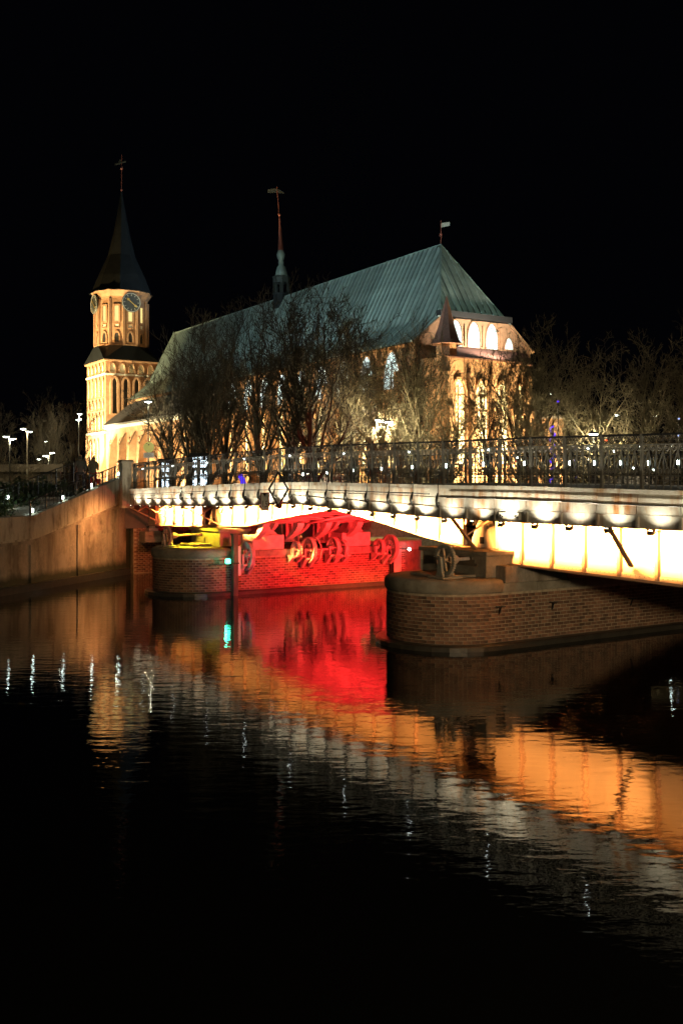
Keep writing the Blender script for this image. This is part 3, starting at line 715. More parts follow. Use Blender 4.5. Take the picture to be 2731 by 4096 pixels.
mb = MB(); mb.box(1.5, 2.0, 16.8, 17.3, -2.345, -2.2); mb.lathe([(-2.2, .2), (-2.05, .12)], (1.75, 17.05), 10); mb.build('bearing', M['redsteel'], AE)

# stair flight with its concrete wing wall: local x runs along the wall away from the camera, y into the island
WA = Vector((-13.75, 40.1)); WB = Vector((-10.6, 50.4)); WD = (WB - WA).normalized(); WL = (WB - WA).length
wrot = math.atan2(WD.y, WD.x)
SE_ = empty('stone_staircase', (WA.x, WA.y, HC), wrot, 'concrete staircase and stained wing wall climbing to the left end of the bridge', 'staircase')
def px_to_s(px):
    r = (px - 1365.5) / 3982; s = (r * WA.y - WA.x) / (WD.x - r * WD.y); return s
def at(px, py):
    s = px_to_s(px); return s, -(py - 1940) / 3982 * (WA.y + WD.y * s)
tp = [(-9, at(0, 2072)[1]), at(0, 2072), at(136, 2063), at(505, 1903), (WL + .1, at(505, 1903)[1] + .06)]
bt = [(-9, at(0, 2168)[1]), at(0, 2168), at(138, 2153), at(522, 1994), (WL + .1, at(522, 1994)[1] + .03)]
ztp = lambda s: lerp_tab(tp, s); zbt = lambda s: lerp_tab(bt, s)
brk = sorted([-9, px_to_s(0), px_to_s(136), px_to_s(260), px_to_s(395), WL - .15])
for a, b in zip(brk, brk[1:]):
    mb = MB(); n = 3
    for k in range(n):
        x0 = a + .01 + (b - a - .02) * k / n; x1 = a + .01 + (b - a - .02) * (k + 1) / n
        mb.hexa([(x0, -.0, zbt(x0)), (x1, -.0, zbt(x1)), (x1, .34, zbt(x1)), (x0, .34, zbt(x0)), (x0, 0, ztp(x0)), (x1, 0, ztp(x1)), (x1, .34, ztp(x1)), (x0, .34, ztp(x0))])
    mb.build('parapet_slab', M['parapet'], SE_)
def band(name, mt, y0, y1, f0, f1, a=-9, b=WL - .12, n=30):
    mb = MB()
    for k in range(n):
        x0 = a + (b - a) * k / n; x1 = a + (b - a) * (k + 1) / n
        mb.hexa([(x0, y0, f0(x0)), (x1, y0, f0(x1)), (x1, y1, f0(x1)), (x0, y1, f0(x0)), (x0, y0, f1(x0)), (x1, y0, f1(x1)), (x1, y1, f1(x1)), (x0, y1, f1(x0))])
    return mb.build(name, mt, SE_)
band('ledge', M['parapet'], .08, .5, lambda s: zbt(s) - .09, lambda s: zbt(s) - .002)
band('ledge', M['concrete'], .16, .5, lambda s: zbt(s) - .22, lambda s: zbt(s) - .092)
band('wing_wall', M['concrete'], .26, .8, lambda s: -5.2, lambda s: zbt(s) - .222)
band('footing', M['footing'], .0, .27, lambda s: -5.2, lambda s: -4.2)
# shallow pilasters and panel frames on the wing wall
for px in (150, 335, 485):
    s = px_to_s(px); mb = MB(); mb.box(s - .16, s + .16, .20, .258, -4.2, zbt(s - .16) - .3); mb.build('pilaster', M['concrete'], SE_, bevel=.01)
s0, s1 = px_to_s(350), px_to_s(482); mb = MB(); mb.box(s0 + .2, s1 - .2, .215, .257, -2.35, -2.2); mb.build('panel_rail', M['concrete'], SE_)
# steps
NS = 12; sA, sB = px_to_s(95), px_to_s(335); zA, zB = ztp(sA) - .10, ztp(sB) - .25
for k in range(NS):
    x0 = sA + (sB - sA) * k / NS; z0 = zA + (zB - zA) * k / NS
    mb = MB(); mb.box(x0, x0 + (sB - sA) / NS + .04, .345, 2.195, z0 - .3, z0); mb.build('step', M['step'], SE_, bevel=.01)
mb = MB(); mb.box(sB + .045, WL + .6, .345, 2.195, zB - .3, zB); mb.box(-9, sA - .002, .345, 2.195, zA - .5, zA - .13); mb.build('landing', M['paving'], SE_)
band('kerb', M['step'], 2.2, 2.4, lambda s: -2.1, lambda s: min(ztp(s) - .04, zB + .1), -9, WL + .6)
# gate pillar
GP = empty('gate_pillar', (*bw(-.15, U_END + .25, 0)[:2], HC), AB, 'pale stone pillar where the stair railing meets the bridge railing', 'pillar')
mb = MB(); mb.box(-.25, .25, -.24, .24, -1.0, 1.08); mb.build('shaft', M['parapet'], GP, bevel=.015)
mb = MB(); mb.box(-.33, .33, -.31, .31, 1.082, 1.16); mb.box(-.29, .29, -.27, .27, 1.162, 1.22); mb.build('cap', M['parapet'], GP, bevel=.01)
mb = MB(); mb.box(-.30, .30, -.29, .29, -1.12, -1.001); mb.build('base', M['parapet'], GP)
# stair railings
def stair_rail(label, y, s0, s1, n, lamps):
    E = empty('stair_railing', (WA.x, WA.y, HC), wrot, label, 'railing')
    f = lambda s: min(ztp(s), ztp(s1)) + (0 if y < 1 else -.06)
    H = .62 if y < 1 else .95
    for k in range(n + 1):
        s = s0 + (s1 - s0) * k / n
        if k % 4 == 0:
            mb = MB(); mb.box(s - .03, s + .03, y - .03, y + .03, f(s), f(s) + H + .04); mb.build('post', M['iron'], E)
        else:
            mb = MB(); mb.box(s - .01, s + .01, y - .01, y + .01, f(s) + .06, f(s) + H); mb.build('bar', M['iron'], E)
        if k < n:
            sm = s + (s1 - s0) / n / 2; mb = MB(); mb.ring((sm, y, f(sm) + H * .74), (0, 1, 0), H * .16, .010, 12, 4); mb.build('ring', M['iron'], E)
    for h, r in ((H, .028), (H * .5, .014), (.07, .014)):
        mb = MB(); mb.tube([(s0 + (s1 - s0) * k / 8, y, f(s0 + (s1 - s0) * k / 8) + h) for k in range(9)], r, 5); mb.build('rail', M['iron'], E)
    mb = MB(); mb.box(-.025, .025, -.025, .025, -.08, .08); lme = mb.mesh('rail_lamp', M['ledwhite'])
    for s in lamps:
        inst('rail_lamp', lme, E, (s, y + .05 if y < 1 else y - .05, f(s) + (.16 if y < 1 else .5)))
        light('POINT', (s, y + .16 if y < 1 else y - .16, f(s) + .18), 3.2, (.85, 1, .85), None, .03, parent=E)
stair_rail('black railing on the sloping parapet of the staircase, rising to the pale pillar', .17, px_to_s(136), WL - .2, 28, [px_to_s(x) for x in (150, 270, 385, 492)])
stair_rail('black railing on the inland side of the staircase, behind the steps', 2.3, -6, WL - .2, 44, [px_to_s(x) for x in (-20, 100, 210)])
# hedge on the island slope left of the stairs
def leafy(name, mt, parent, c, sz, n, ls, rng):
    P = rng.normal(size=(n, 3)); P /= np.linalg.norm(P, axis=1)[:, None]; P *= rng.uniform(.55, 1, (n, 1)) * (1 + .18 * np.sin(P[:, :1] * 9))
    P = P * np.array(sz) + np.array(c); A = rng.normal(size=(n, 3)) * ls; B = rng.normal(size=(n, 3)) * ls
    V = np.concatenate([P[:, None] - A[:, None], P[:, None] + B[:, None], P[:, None] + A[:, None], P[:, None] - B[:, None]], 1).reshape(-1, 3)
    me = bpy.data.meshes.new(name); me.from_pydata(V.tolist(), [], np.arange(4 * n).reshape(-1, 4).tolist()); me.materials.append(mt)
    return inst(name, me, parent)
rng = np.random.default_rng(5)
for i, (px, Z, zc, sx, lab) in enumerate(((-90, 43, -1.3, 1.5, 'dark shrub cut by the left picture edge, lowest of the slope'), (20, 45.5, -1.2, 1.5, 'broad dark shrub right above the flat end of the parapet'), (-40, 46, -1.1, 1.6, 'dark leafy shrub at the left picture edge beside the stair railing'), (60, 50, -.9, 1.5, 'dark green shrub just left of the lowest lit stair lamp'), (150, 54, -.8, 1.7, 'dark leafy shrub behind the middle of the staircase'), (240, 58, -.9, 1.5, 'low shrub behind the upper steps left of the two people'))):
    E = empty('shrub', ((px - 1365.5) / 3982 * Z, Z, HC - 2), 0, lab, 'shrub')
    leafy('foliage', M['hedge'], E, (0, 0, zc + 2), (sx, 1.2, 1.15), 2600, .05, rng)
    mb = MB(); mb.tube([(0, 0, 0), (.1, 0, .9)], .05, 6); mb.build('stem', M['bark'], E)
# ------------------------------------------------------------------ the cathedral (x to the right/far side, y back along the nave, z from eye level)
CA = R(32.0); CO = (14.4, 107.5, HC)
cc, cs = math.cos(CA), math.sin(CA)
def cw(x, y, z=0): return (CO[0] + cc * x - cs * y, CO[1] + cs * x + cc * y, HC + z)
CH = empty('cathedral', CO, CA, 'floodlit brick Gothic cathedral with green copper roof and a round topped clock tower', 'cathedral')
GZ = -2.0
def arch(wd, z0, z1, n=5, rise=None):
    h = rise or wd * .95; pts = [(-wd / 2, z0), (wd / 2, z0), (wd / 2, z1 - h)]
    for k in range(1, n): t = k / n; pts.append((wd / 2 * (1 - t ** 1.6), z1 - h + h * math.sin(t * math.pi / 2)))
    pts.append((0, z1))
    for k in range(n - 1, 0, -1): t = k / n; pts.append((-wd / 2 * (1 - t ** 1.6), z1 - h + h * math.sin(t * math.pi / 2)))
    pts.append((-wd / 2, z1 - h)); return pts
def opening(name, o, right, nrm, wd, z0, z1, mt, rim=.18, dep=.22, mull=0, flat=False, frame_m=None):
    """a recessed opening or niche: panel set back in a projecting brick surround"""
    o = Vector(o); right = Vector(right); nrm = Vector(nrm)
    poly = arch(wd, z0, z1) if not flat else [(-wd / 2, z0), (wd / 2, z0), (wd / 2, z1), (-wd / 2, z1)]
    outp = arch(wd + 2 * rim, z0 - rim * .3, z1 + rim) if not flat else [(-wd / 2 - rim, z0 - rim), (wd / 2 + rim, z0 - rim), (wd / 2 + rim, z1 + rim), (-wd / 2 - rim, z1 + rim)]
    P = lambda q, d: o + right * q[0] + Vector((0, 0, q[1])) + nrm * d
    mb = MB(); mb.add([P(q, .03) for q in poly], [tuple(range(len(poly)))]); pn = mb.build(name, mt, CH)
    mb = MB(); n = len(poly)
    V = [P(q, .032) for q in poly] + [P(q, dep) for q in poly] + [P(q, dep) for q in outp] + [P(q, 0) for q in outp]; F = []
    for i in range(n):
        j = (i + 1) % n
        F += [(i, j, n + j, n + i), (n + i, n + j, 2 * n + j, 2 * n + i), (2 * n + i, 2 * n + j, 3 * n + j, 3 * n + i)]
    mb.add(V, F); fr = mb.build('surround', frame_m or M['chbrick'], pn)
    if mull:
        mb = MB()
        for k in range(1, mull + 1):
            q = -wd / 2 + wd * k / (mull + 1); mb.bar(P((q, z0), .09), P((q, z1 - wd * .35), .09), .09, .09)
        z = z0 + 1.2
        while z < z1 - 1: mb.bar(P((-wd / 2, z), .08), P((wd / 2, z), .08), .05, .05); z += 1.5
        mb.build('mullion', M['dark'] if mt in (M['winlit'], M['winwarm']) else M['chbrick'], pn)
    return pn
# nave body
mb = MB(); mb.prism([(-7.4, .3), (7.4, .3), (7.4, 84), (-7.4, 84)], GZ, 15.0); mb.build('nave_wall', M['chbrick'], CH)
# aisle
mb = MB(); mb.prism([(-12, 47), (-7.41, 47), (-7.41, 85.4), (-12, 85.4)], GZ, 10.4); mb.build('aisle_wall', M['chbrick'], CH)
mb = MB(); mb.add([(-12.6, 46.6, 10.35), (-12.6, 85.45, 10.35), (-7.42, 85.45, 14.6), (-7.42, 46.6, 14.6), (-12.6, 46.6, 10.1), (-12.6, 85.45, 10.1), (-7.42, 85.45, 14.3), (-7.42, 46.6, 14.3)], [(3, 2, 1, 0), (4, 5, 6, 7), (0, 1, 5, 4), (0, 4, 7, 3)]); mb.build('aisle_roof', M['slate'], CH)
mb = MB(); mb.box(-12.32, -12.05, 46.8, 85.3, 9.6, 10.08); mb.build('eaves_course', M['course'], CH)
# gable walls
for y0, y1 in ((.0, .32), (83.6, 84.1)):
    mb = MB(); g = [(-8, 14.9), (-4.85, 17.75), (4.85, 17.75), (8, 14.9), (8, GZ), (-8, GZ)] if y0 < 1 else [(-8, 14.9), (-4.85, 17.8), (0, 27.0), (4.85, 17.8), (8, 14.9), (8, GZ), (-8, GZ)]
    n = len(g); mb.add([(x, y0, z) for x, z in g] + [(x, y1, z) for x, z in g], [tuple(range(n)), tuple(range(n, 2 * n))[::-1]] + [(i, (i + 1) % n, n + (i + 1) % n, n + i) for i in range(n)])
    mb.build('gable_wall', M['chbrick'], CH)
# copper roof built of long sheets between standing seams
roof = inst('roof', (lambda mb: (mb.add([(-4.8, 0.2, 17.7), (4.8, .2, 17.7), (0, 6.1, 27.0), (-4.8, 84, 17.7), (4.8, 84, 17.7), (0, 84, 27.0), (-8.2, 0, 14.85), (8.2, 0, 14.85), (-8.2, 84, 14.85), (8.2, 84, 14.85)],
      [(0, 1, 2), (0, 2, 5, 3), (1, 4, 5, 2), (6, 0, 3, 8), (7, 9, 4, 1)]), mb.mesh('roof', M['dark']))[1])(MB()), CH)
SW = .92
def sheet_pts(y, side):   # profile line of the roof at position y
    L = []
    if y < 6:
        t = 1 - y / 6; L.append((side * 4.85 * t, 27.15 - 9.35 * t))
    else: L.append((side * .02, 27.15))
    L += [(side * 4.85, 17.8), (side * 6.5, 16.3), (side * 8.45, 14.85)]; return L
def sheet(y0, y1, side):
    mb = MB(); A = sheet_pts(y0, side); B = sheet_pts(y1, side); n = len(A)
    V = [(x, y0 + .02, z) for x, z in A] + [(x, y1 - .02, z) for x, z in B]
    mb.add(V, [((i, i + 1, n + i + 1, n + i) if side < 0 else (i + 1, i, n + i, n + i + 1)) for i in range(n - 1)])
    for i in range(n - 1):
        (xa, za), (xb, zb2) = A[i], A[i + 1]; mb.bar((xa, y0, za + .06), (xb, y0, zb2 + .06), .09, .2)
    return mb.mesh('roof_sheet', M['copper'])
stdm = {}
k = 0; y = 0
while y < 84:
    y1 = min(y + SW, 84)
    for side in (-1, 1):
        if y >= 6 and y1 < 84:
            if side not in stdm: stdm[side] = (sheet(y, y1, side), y)
            me, yb = stdm[side]; inst('roof_sheet', me, roof, (0, y - yb, random.uniform(-.02, .02)))
        else: inst('roof_sheet', sheet(y, y1, side), roof)
    y += SW
for k in range(11):
    x0 = -4.85 + 9.7 * k / 11; x1 = -4.85 + 9.7 * (k + 1) / 11
    pt = lambda x: (x, 6 * (1 - abs(x) / 4.85) - .02, 17.8 + 9.35 * (1 - abs(x) / 4.85))
    mb = MB(); mid = [(0, 5.98, 27.15)] if x0 < 0 < x1 else []
    V = [(x0 * .93, .42, 18.5), (x1 * .93, .42, 18.5), pt(x1 * .93)] + mid + [pt(x0 * .93)]
    mb.add(V, [tuple(range(len(V)))]);
    mb.bar((x0 * .93, .38, 18.55), (pt(x0 * .93)[0], pt(x0 * .93)[1] - .03, pt(x0 * .93)[2] + .05), .09, .2)
    mb.build('roof_sheet', M['copper'], roof)
mb = MB(); mb.box(-4.95, 4.95, -.42, .4, 17.86, 18.46); mb.build('eaves_shade', M['dark'], CH)  # dark box drawn as the shadow band under the eaves
for a, b in (((-4.85, -.05, 17.85), (0, 6, 27.2)), ((4.85, -.05, 17.85), (0, 6, 27.2)), ((0, 6, 27.2), (0, 84, 27.2))):
    mb = MB(); mb.bar(a, b, .22, .12); mb.build('ridge_cap', M['copper'], roof)
for s_ in (-1, 1):
    mb = MB(); mb.bar((s_ * 4.9, -.1, 17.6), (s_ * 8.3, -.1, 14.8), .3, .25); mb.build('verge', M['chbrick'], CH)
# lit windows of the gable
for x, z0 in ((-2.7, 14.8), (-.2, 14.8), (2.3, 14.8)): opening('window', (x, 0, 0), (1, 0, 0), (0, -1, 0), 1.65, z0, 17.55, M['winlit'], .16, .15)
opening('window', (4.75, 0, 0), (1, 0, 0), (0, -1, 0), 1.2, 14.95, 16.2, M['winlit'], .14, .15)
for x in (-4.2, -1.45, 1.05, 3.55): mb = MB(); mb.box(x - .12, x + .12, -.22, 0, 14.9, 17.2); mb.build('pilaster', M['chbrick'], CH)
# choir end: polygonal wall with skirt roof
ap = [(-7.3, .0), (-6.5, -3.5), (1.9, -3.5), (5.4, -2.2), (8.0, 1.2), (8.0, 2)]
mb = MB(); mb.prism(ap, GZ, 13.1); mb.build('choir_wall', M['chbrick'], CH)
mb = MB(); sk = [(x * 1.03 + (-.3 if x < 0 else .3), y - .45) for x, y in ap[1:5]]; top = [(-6.2, -.02), (1.5, -.02), (4.5, -.02), (7.6, .1)]
for i in range(3):
    a, b = sk[i], sk[i + 1]; c, d = top[i + 1], top[i]
    mb.add([(a[0], a[1], 12.9), (b[0], b[1], 12.9), (c[0], c[1], 14.75), (d[0], d[1], 14.75), (a[0], a[1], 13.05), (b[0], b[1], 13.05)], [(4, 5, 2, 3), (0, 1, 5, 4)])
mb.build('skirt_roof', M['turret'], CH)
for x in (-5.2, -2.2, .6): opening('window', (x, -3.5, 0), (1, 0, 0), (0, -1, 0), 1.7, 2.0, 10.8, M['plaster'], .25, .35, 1)
dv = Vector((3.5, 1.3, 0)).normalized(); opening('window', (3.65, -2.85, 0), dv, (dv.y, -dv.x, 0), 1.6, 2, 10.8, M['plaster'], .25, .35, 1)
dv = Vector((2.6, 3.4, 0)).normalized(); opening('window', (6.7, -.5, 0), dv, (dv.y, -dv.x, 0), 1.6, 2, 10.8, M['plaster'], .25, .35, 1)
for x, y in ((-6.5, -3.5), (-3.7, -3.6), (-.8, -3.6), (1.9, -3.5), (5.4, -2.2)):
    mb = MB(); mb.box(x - .4, x + .4, y - .9, y + .4, GZ, 8); mb.box(x - .35, x + .35, y - .5, y + .4, 8, 11.5); mb.build('buttress', M['chbrick'], CH)
# stair turret at the corner, with conical tiled hood
tx, ty = -5.9, -2.6
mb = MB(); mb.lathe([(GZ, 1.1), (14.6, 1.1)], (tx, ty), 8, R(22.5)); mb.build('stair_turret', M['chbrick'], CH)
mb = MB(); mb.lathe([(14.4, 1.75), (14.9, 1.35), (16.4, .85), (19.4, .04)], (tx, ty), 8, R(22.5)); mb.build('turret_hood', M['turret'], CH)
# nave wall bays
for k in range(9):
    y = 5 + k * 4.9
    opening('window', (-7.4, y, 0), (0, -1, 0), (-1, 0, 0), 3.0, 10.4, 14.4, M['winlit'], .2, .2, 1)
    opening('window', (-7.4, y, 0), (0, -1, 0), (-1, 0, 0), 1.9, 2.0, 9.4, M['plaster'], .25, .3, 1)
    mb = MB(); mb.box(-8.7, -7.4, y - 2.9, y - 2.1, GZ, 12); mb.box(-8.1, -7.4, y - 2.85, y - 2.15, 12, 14.5); mb.build('buttress', M['chbrick'], CH)
for k in range(8):
    y = 50 + k * 4.6
    for dy in (-.5, .5): opening('niche', (-12, y + dy, 0), (0, -1, 0), (-1, 0, 0), .62, 0, 7.6, M['plaster'], .14, .2)
    mb = MB(); mb.add([(-13.9, y - 2.65, GZ), (-12, y - 2.65, GZ), (-12, y - 2.65, 8.8), (-13.2, y - 2.65, 6.5), (-13.9, y - 1.95, GZ), (-12, y - 1.95, GZ), (-12, y - 1.95, 8.8), (-13.2, y - 1.95, 6.5)],
                     [(0, 1, 2, 3), (7, 6, 5, 4), (0, 3, 7, 4), (3, 2, 6, 7)]); mb.build('buttress', M['chbrick'], CH)
# tower: square shaft
TX0, TX1, TY0, TY1 = -12, -2.6, 85.5, 95.8
mb = MB(); mb.prism([(TX0 - .25, TY0 - .05), (TX1, TY0 - .05), (TX1, TY1), (TX0 - .25, TY1)], GZ, 9.0); mb.build('tower_base', M['chbrick'], CH)
mb = MB(); mb.prism([(TX0, TY0), (TX1, TY0), (TX1, TY1), (TX0, TY1)], 9.0, 21.9); mb.build('tower_shaft', M['chbrick'], CH)
for z, h, e in ((9.0, .35, .4), (19.25, .3, .18)):
    mb = MB(); mb.box(TX0 - e, TX1 + e, TY0 - e, TY1 + e, z, z + h); mb.build('string_course', M['course'], CH)
mb = MB(); mb.box(TX0 - .35, TX1 + .35, TY0 - .35, TY1 + .35, 21.7, 21.98); mb.build('cornice', M['chbrick'], CH)
for k in range(5):
    y = TY0 + 1.25 + k * 1.95; x = TX0 + 1.2 + k * 1.75
    opening('niche', (TX0, y, 0), (0, -1, 0), (-1, 0, 0), 1.0, 19.75, 21.3, M['plaster'], .15, .2)
    opening('niche', (x, TY0, 0), (1, 0, 0), (0, -1, 0), .95, 19.75, 21.3, M['plaster'], .15, .3)
for k in range(5):
    y = TY0 + 1.2 + k * 1.95
    for z0, z1 in ((15.4, 18.8), (13.2, 14.9), (9.7, 12.6)): opening('niche', (TX0, y, 0), (0, -1, 0), (-1, 0, 0), .8, z0, z1, M['plaster'], .22, .22)
for k in range(3): opening('niche', (TX0 - .25, TY0 + 3.2 + k * 2.0, 0), (0, -1, 0), (-1, 0, 0), .8, 3.2, 8.0, M['plaster'], .2, .2)
for k in range(4): opening('window', (TX0 + 1.5 + k * 2.0, TY0, 0), (1, 0, 0), (0, -1, 0), .85, 12.5, 18.7, M['dark'] if k else M['dark'], .4, .55)
mb = MB(); mb.add([(TX0 - 2.2, TY0, GZ), (TX0 - .2, TY0, GZ), (TX0 - .2, TY0, 5.2), (TX0 - 2.2, TY0 + .8, GZ), (TX0 - .2, TY0 + .8, GZ), (TX0 - .2, TY0 + .8, 5.2)], [(0, 1, 2), (5, 4, 3), (0, 2, 5, 3)]); mb.build('buttress', M['chbrick'], CH)
# tower: skirt roof and twelve sided drum
tc_ = ((TX0 + TX1) / 2, (TY0 + TY1) / 2)
sq = [(TX0 - .5, TY0 - .5), (TX1 + .5, TY0 - .5), (TX1 + .5, TY1 + .5), (TX0 - .5, TY1 + .5)]
ring = [(tc_[0] + 4.9 * math.cos(R(t)), tc_[1] + 4.9 * math.sin(R(t))) for t in (225, 255, 285, 315, 345, 15, 45, 75, 105, 135, 165, 195)]
V = [(x, y, 21.95) for x, y in sq] + [(x, y, 24.7) for x, y in ring]
F = []
for i in range(4):
    b = 4 + 3 * i; F += [(i, 4 + (3 * i + 1) % 12, b), (i, (i + 1) % 4, 4 + (3 * i + 2) % 12, 4 + (3 * i + 1) % 12), ((i + 1) % 4, 4 + (3 * i + 3) % 12, 4 + (3 * i + 2) % 12)]
mb = MB(); mb.add(V, F); mb.build('tower_skirt_roof', M['spire'], CH)
RD = 4.62
mb = MB(); mb.lathe([(24.0, RD), (34.6, RD)], tc_, 12, R(15)); mb.build('tower_drum', M['chbrick'], CH)
mb = MB(); mb.lathe([(24.6, RD + .25), (24.95, RD + .25)], tc_, 12, R(15)); mb.build('string_course', M['chbrick'], CH)
mb = MB(); mb.lathe([(33.1, RD + .06), (33.4, RD + .12), (34.5, RD + .8)], tc_, 12, R(15)); mb.build('cornice', M['chbrick'], CH)
RI = RD * math.cos(R(15))
for k in range(12):
    t = R(30 * k); n_ = Vector((math.cos(t), math.sin(t), 0)); r_ = Vector((-math.sin(t), math.cos(t), 0)); o = Vector((tc_[0], tc_[1], 0)) + n_ * RI
    if n_.dot(Vector((-.5, -.87, 0))) < -.3: continue
    opening('window', o, r_, n_, .72, 29.0, 31.7, M['winwarm'], .3, .2, flat=True)
    opening('niche', o, r_, n_, .72, 27.9, 28.45, M['plaster'], .12, .2, flat=True)
    opening('window', o, r_, n_, .75, 25.3, 27.0, M['dark'], .3, .2)
    t2 = R(30 * k + 15); o2 = Vector((tc_[0], tc_[1], 0)) + Vector((math.cos(t2), math.sin(t2), 0)) * (RD + .05)
    mb = MB(); mb.bar(o2 + Vector((0, 0, 24.9)), o2 + Vector((0, 0, 33.0)), .4, .4); mb.build('pilaster', M['chbrick'], CH)
for k in (6, 9):
    t = R(30 * k); n_ = Vector((math.cos(t), math.sin(t), 0)); r_ = Vector((-math.sin(t), math.cos(t), 0)); o = Vector((tc_[0], tc_[1], 32.3)) + n_ * (RI + .6)
    mb = MB(); mb.disc(o, n_, 1.75, .14, 30); ck = mb.build('clock', M['clock'], CH)
    mb = MB(); mb.ring(o + n_ * .09, n_, 1.62, 0, 30, 4, (.10, .05)); mb.build('clock_rim', M['steel'], ck)
    for q in range(12):
        a = R(30 * q); c = o + n_ * .1 + r_ * 1.3 * math.sin(a) + Vector((0, 0, 1.3 * math.cos(a))); d_ = r_ * math.sin(a) + Vector((0, 0, math.cos(a)))
        mb = MB(); mb.bar(c - d_ * .16, c + d_ * .16, .09, .04, tuple(n_)); mb.build('hour_mark', M['steel'], ck)
    for a, l, wd in ((R(-50), 1.1, .22), (R(128), 1.25, .2)):
        d_ = r_ * math.sin(a) + Vector((0, 0, math.cos(a))); mb = MB(); mb.bar(o + n_ * .18, o + n_ * .18 + d_ * l, .10, .05, tuple(n_)); mb.disc(o + n_ * .18 + d_ * l * .72, n_, wd, .06, 8); mb.build('clock_hand', M['gold'], ck)
mb = MB(); mb.lathe([(34.4, 5.75), (34.62, 5.35), (37.5, 4.25), (41.4, 2.45), (45.4, 1.48), (48.5, .92), (51, .45), (53.3, .12)], tc_, 8, R(22.5)); mb.build('spire', M['spire'], CH)
mb = MB(); mb.lathe([(53.2, .14), (53.5, .22), (53.8, .1)], tc_, 8); mb.tube([(tc_[0], tc_[1], 53.3), (tc_[0] + .05, tc_[1], 59.9)], .055, 6); mb.sphere((tc_[0], tc_[1], 57.4), .25); vn = mb.build('weathervane', M['redmetal'], CH)
mb = MB(); x, y = tc_; mb.bar((x - .9, y + .9, 58.2), (x + .6, y - .6, 58.6), .1, .22); mb.bar((x - .4, y + .4, 58.2), (x - .1, y + .1, 59.0), .08, .3); mb.build('vane_figure', M['clock'], vn)
# ridge turret (fleche) at the crossing
fy = 38.7; fl = (0, fy)
for r in ((1,),):
    t_ = (1126 - 1365.5) / 3982; fy = (t_ * CO[1] - CO[0]) / (-cs - t_ * cc); fl = (0, fy)
mb = MB(); mb.lathe([(25.5, 1.25), (27.6, 1.2), (27.65, 1.3), (27.75, 1.3)], fl, 8, R(22.5)); mb.build('fleche_base', M['spire'], CH)
mb = MB()
for k in range(8):
    t = R(45 * k + 22.5); mb.bar((fl[0] + 1.1 * math.cos(t), fl[1] + 1.1 * math.sin(t), 27.7), (fl[0] + 1.1 * math.cos(t), fl[1] + 1.1 * math.sin(t), 29.9), .2, .2)
mb.lathe([(27.7, .35), (29.9, .35)], fl, 6); mb.lathe([(29.3, 1.18), (29.95, 1.25), (30.1, 1.35), (30.2, 1.3)], fl, 8, R(22.5)); mb.build('fleche_lantern', M['clock'], CH)
mb = MB(); mb.lathe([(30.2, .95), (30.9, .8), (31.6, .6), (31.9, .35), (32.2, .40), (32.6, .35), (32.9, .5), (33.4, .6), (33.8, .45), (34.1, .36)], fl, 10, lean=(-.02, .02)); mb.build('fleche_cupola', M['copper'], CH, True)
mb = MB(); mb.lathe([(34.0, .40), (36.5, .24), (39.0, .06), (39.1, .18), (39.3, .2), (39.5, .07)], (fl[0] - .08, fl[1] + .08), 8, lean=(-.03, .03)); mb.build('fleche_spire', M['redmetal'], CH)
mb = MB(); fx, fy2 = fl[0] - .25, fl[1] + .25; mb.tube([(fx, fy2, 39.3), (fx - .25, fy2 + .25, 43.3)], .05, 5); vn = mb.build('fleche_rod', M['redmetal'], CH)
mb = MB(); x, y = fx - .22, fy2 + .22
mb.add([(x, y, 43.1), (x - 1.0, y + .8, 43.0), (x - 1.05, y + .9, 42.5), (x, y, 42.5), (x, y + .05, 43.1), (x - 1.0, y + .85, 43.0), (x - 1.05, y + .95, 42.5), (x, y + .05, 42.5)], [(0, 1, 2, 3), (7, 6, 5, 4), (0, 4, 5, 1), (2, 6, 7, 3)])
mb.add([(x, y, 43.1), (x + .9, y - .7, 42.3), (x, y, 42.4), (x, y + .05, 43.1), (x + .9, y - .65, 42.3), (x, y + .05, 42.4)], [(0, 1, 2), (5, 4, 3), (0, 3, 4, 1)])
mb.build('fleche_flag', M['clock'], vn)
# vane on the ridge end
mb = MB(); mb.tube([(0, 6, 27.1), (0, 6, 29.9)], .05, 6); mb.sphere((0, 6, 28.3), .2); vn = mb.build('ridge_vane', M['redmetal'], CH)
mb = MB(); mb.hexa([(0, 6, 29.1), (.8, 5.4, 29.3), (.8, 5.45, 29.3), (0, 6.05, 29.1), (0, 6, 29.6), (.8, 5.4, 29.75), (.8, 5.45, 29.75), (0, 6.05, 29.6)]); mb.build('vane_flag', M['steel'], vn)
# small brick annex right of the choir
an = (22.3, 106, HC - 2)
E = empty('brick_annex', an, CA, 'small floodlit brick annex standing right of the choir', 'building')
mb = MB(); mb.box(-.9, .9, -1, 1, 0, 9.0); mb.build('wall', M['chbrick'], E); mb = MB(); mb.box(-1.05, 1.05, -1.15, 1.15, 9.0, 9.25); mb.build('roof', M['slate'], E)
# dark museum block far left behind the trees
E = empty('low_building', (-32, 92, HC - 2), 0, 'long low dark building behind the stairs at the left picture edge', 'building')
mb = MB(); mb.box(-8, 6, 0, 8, 0, 3.2); mb.build('wall', M['dimwall'], E); mb = MB(); mb.box(-8.5, 6.5, -.6, 8.6, 3.2, 3.9); mb.build('roof', M['dimwall'], E)
for k in range(7): mb = MB(); mb.box(-7.4 + k * 1.9, -6.2 + k * 1.9, -.06, -.01, .8, 2.3); mb.build('window', M['dark'], E)

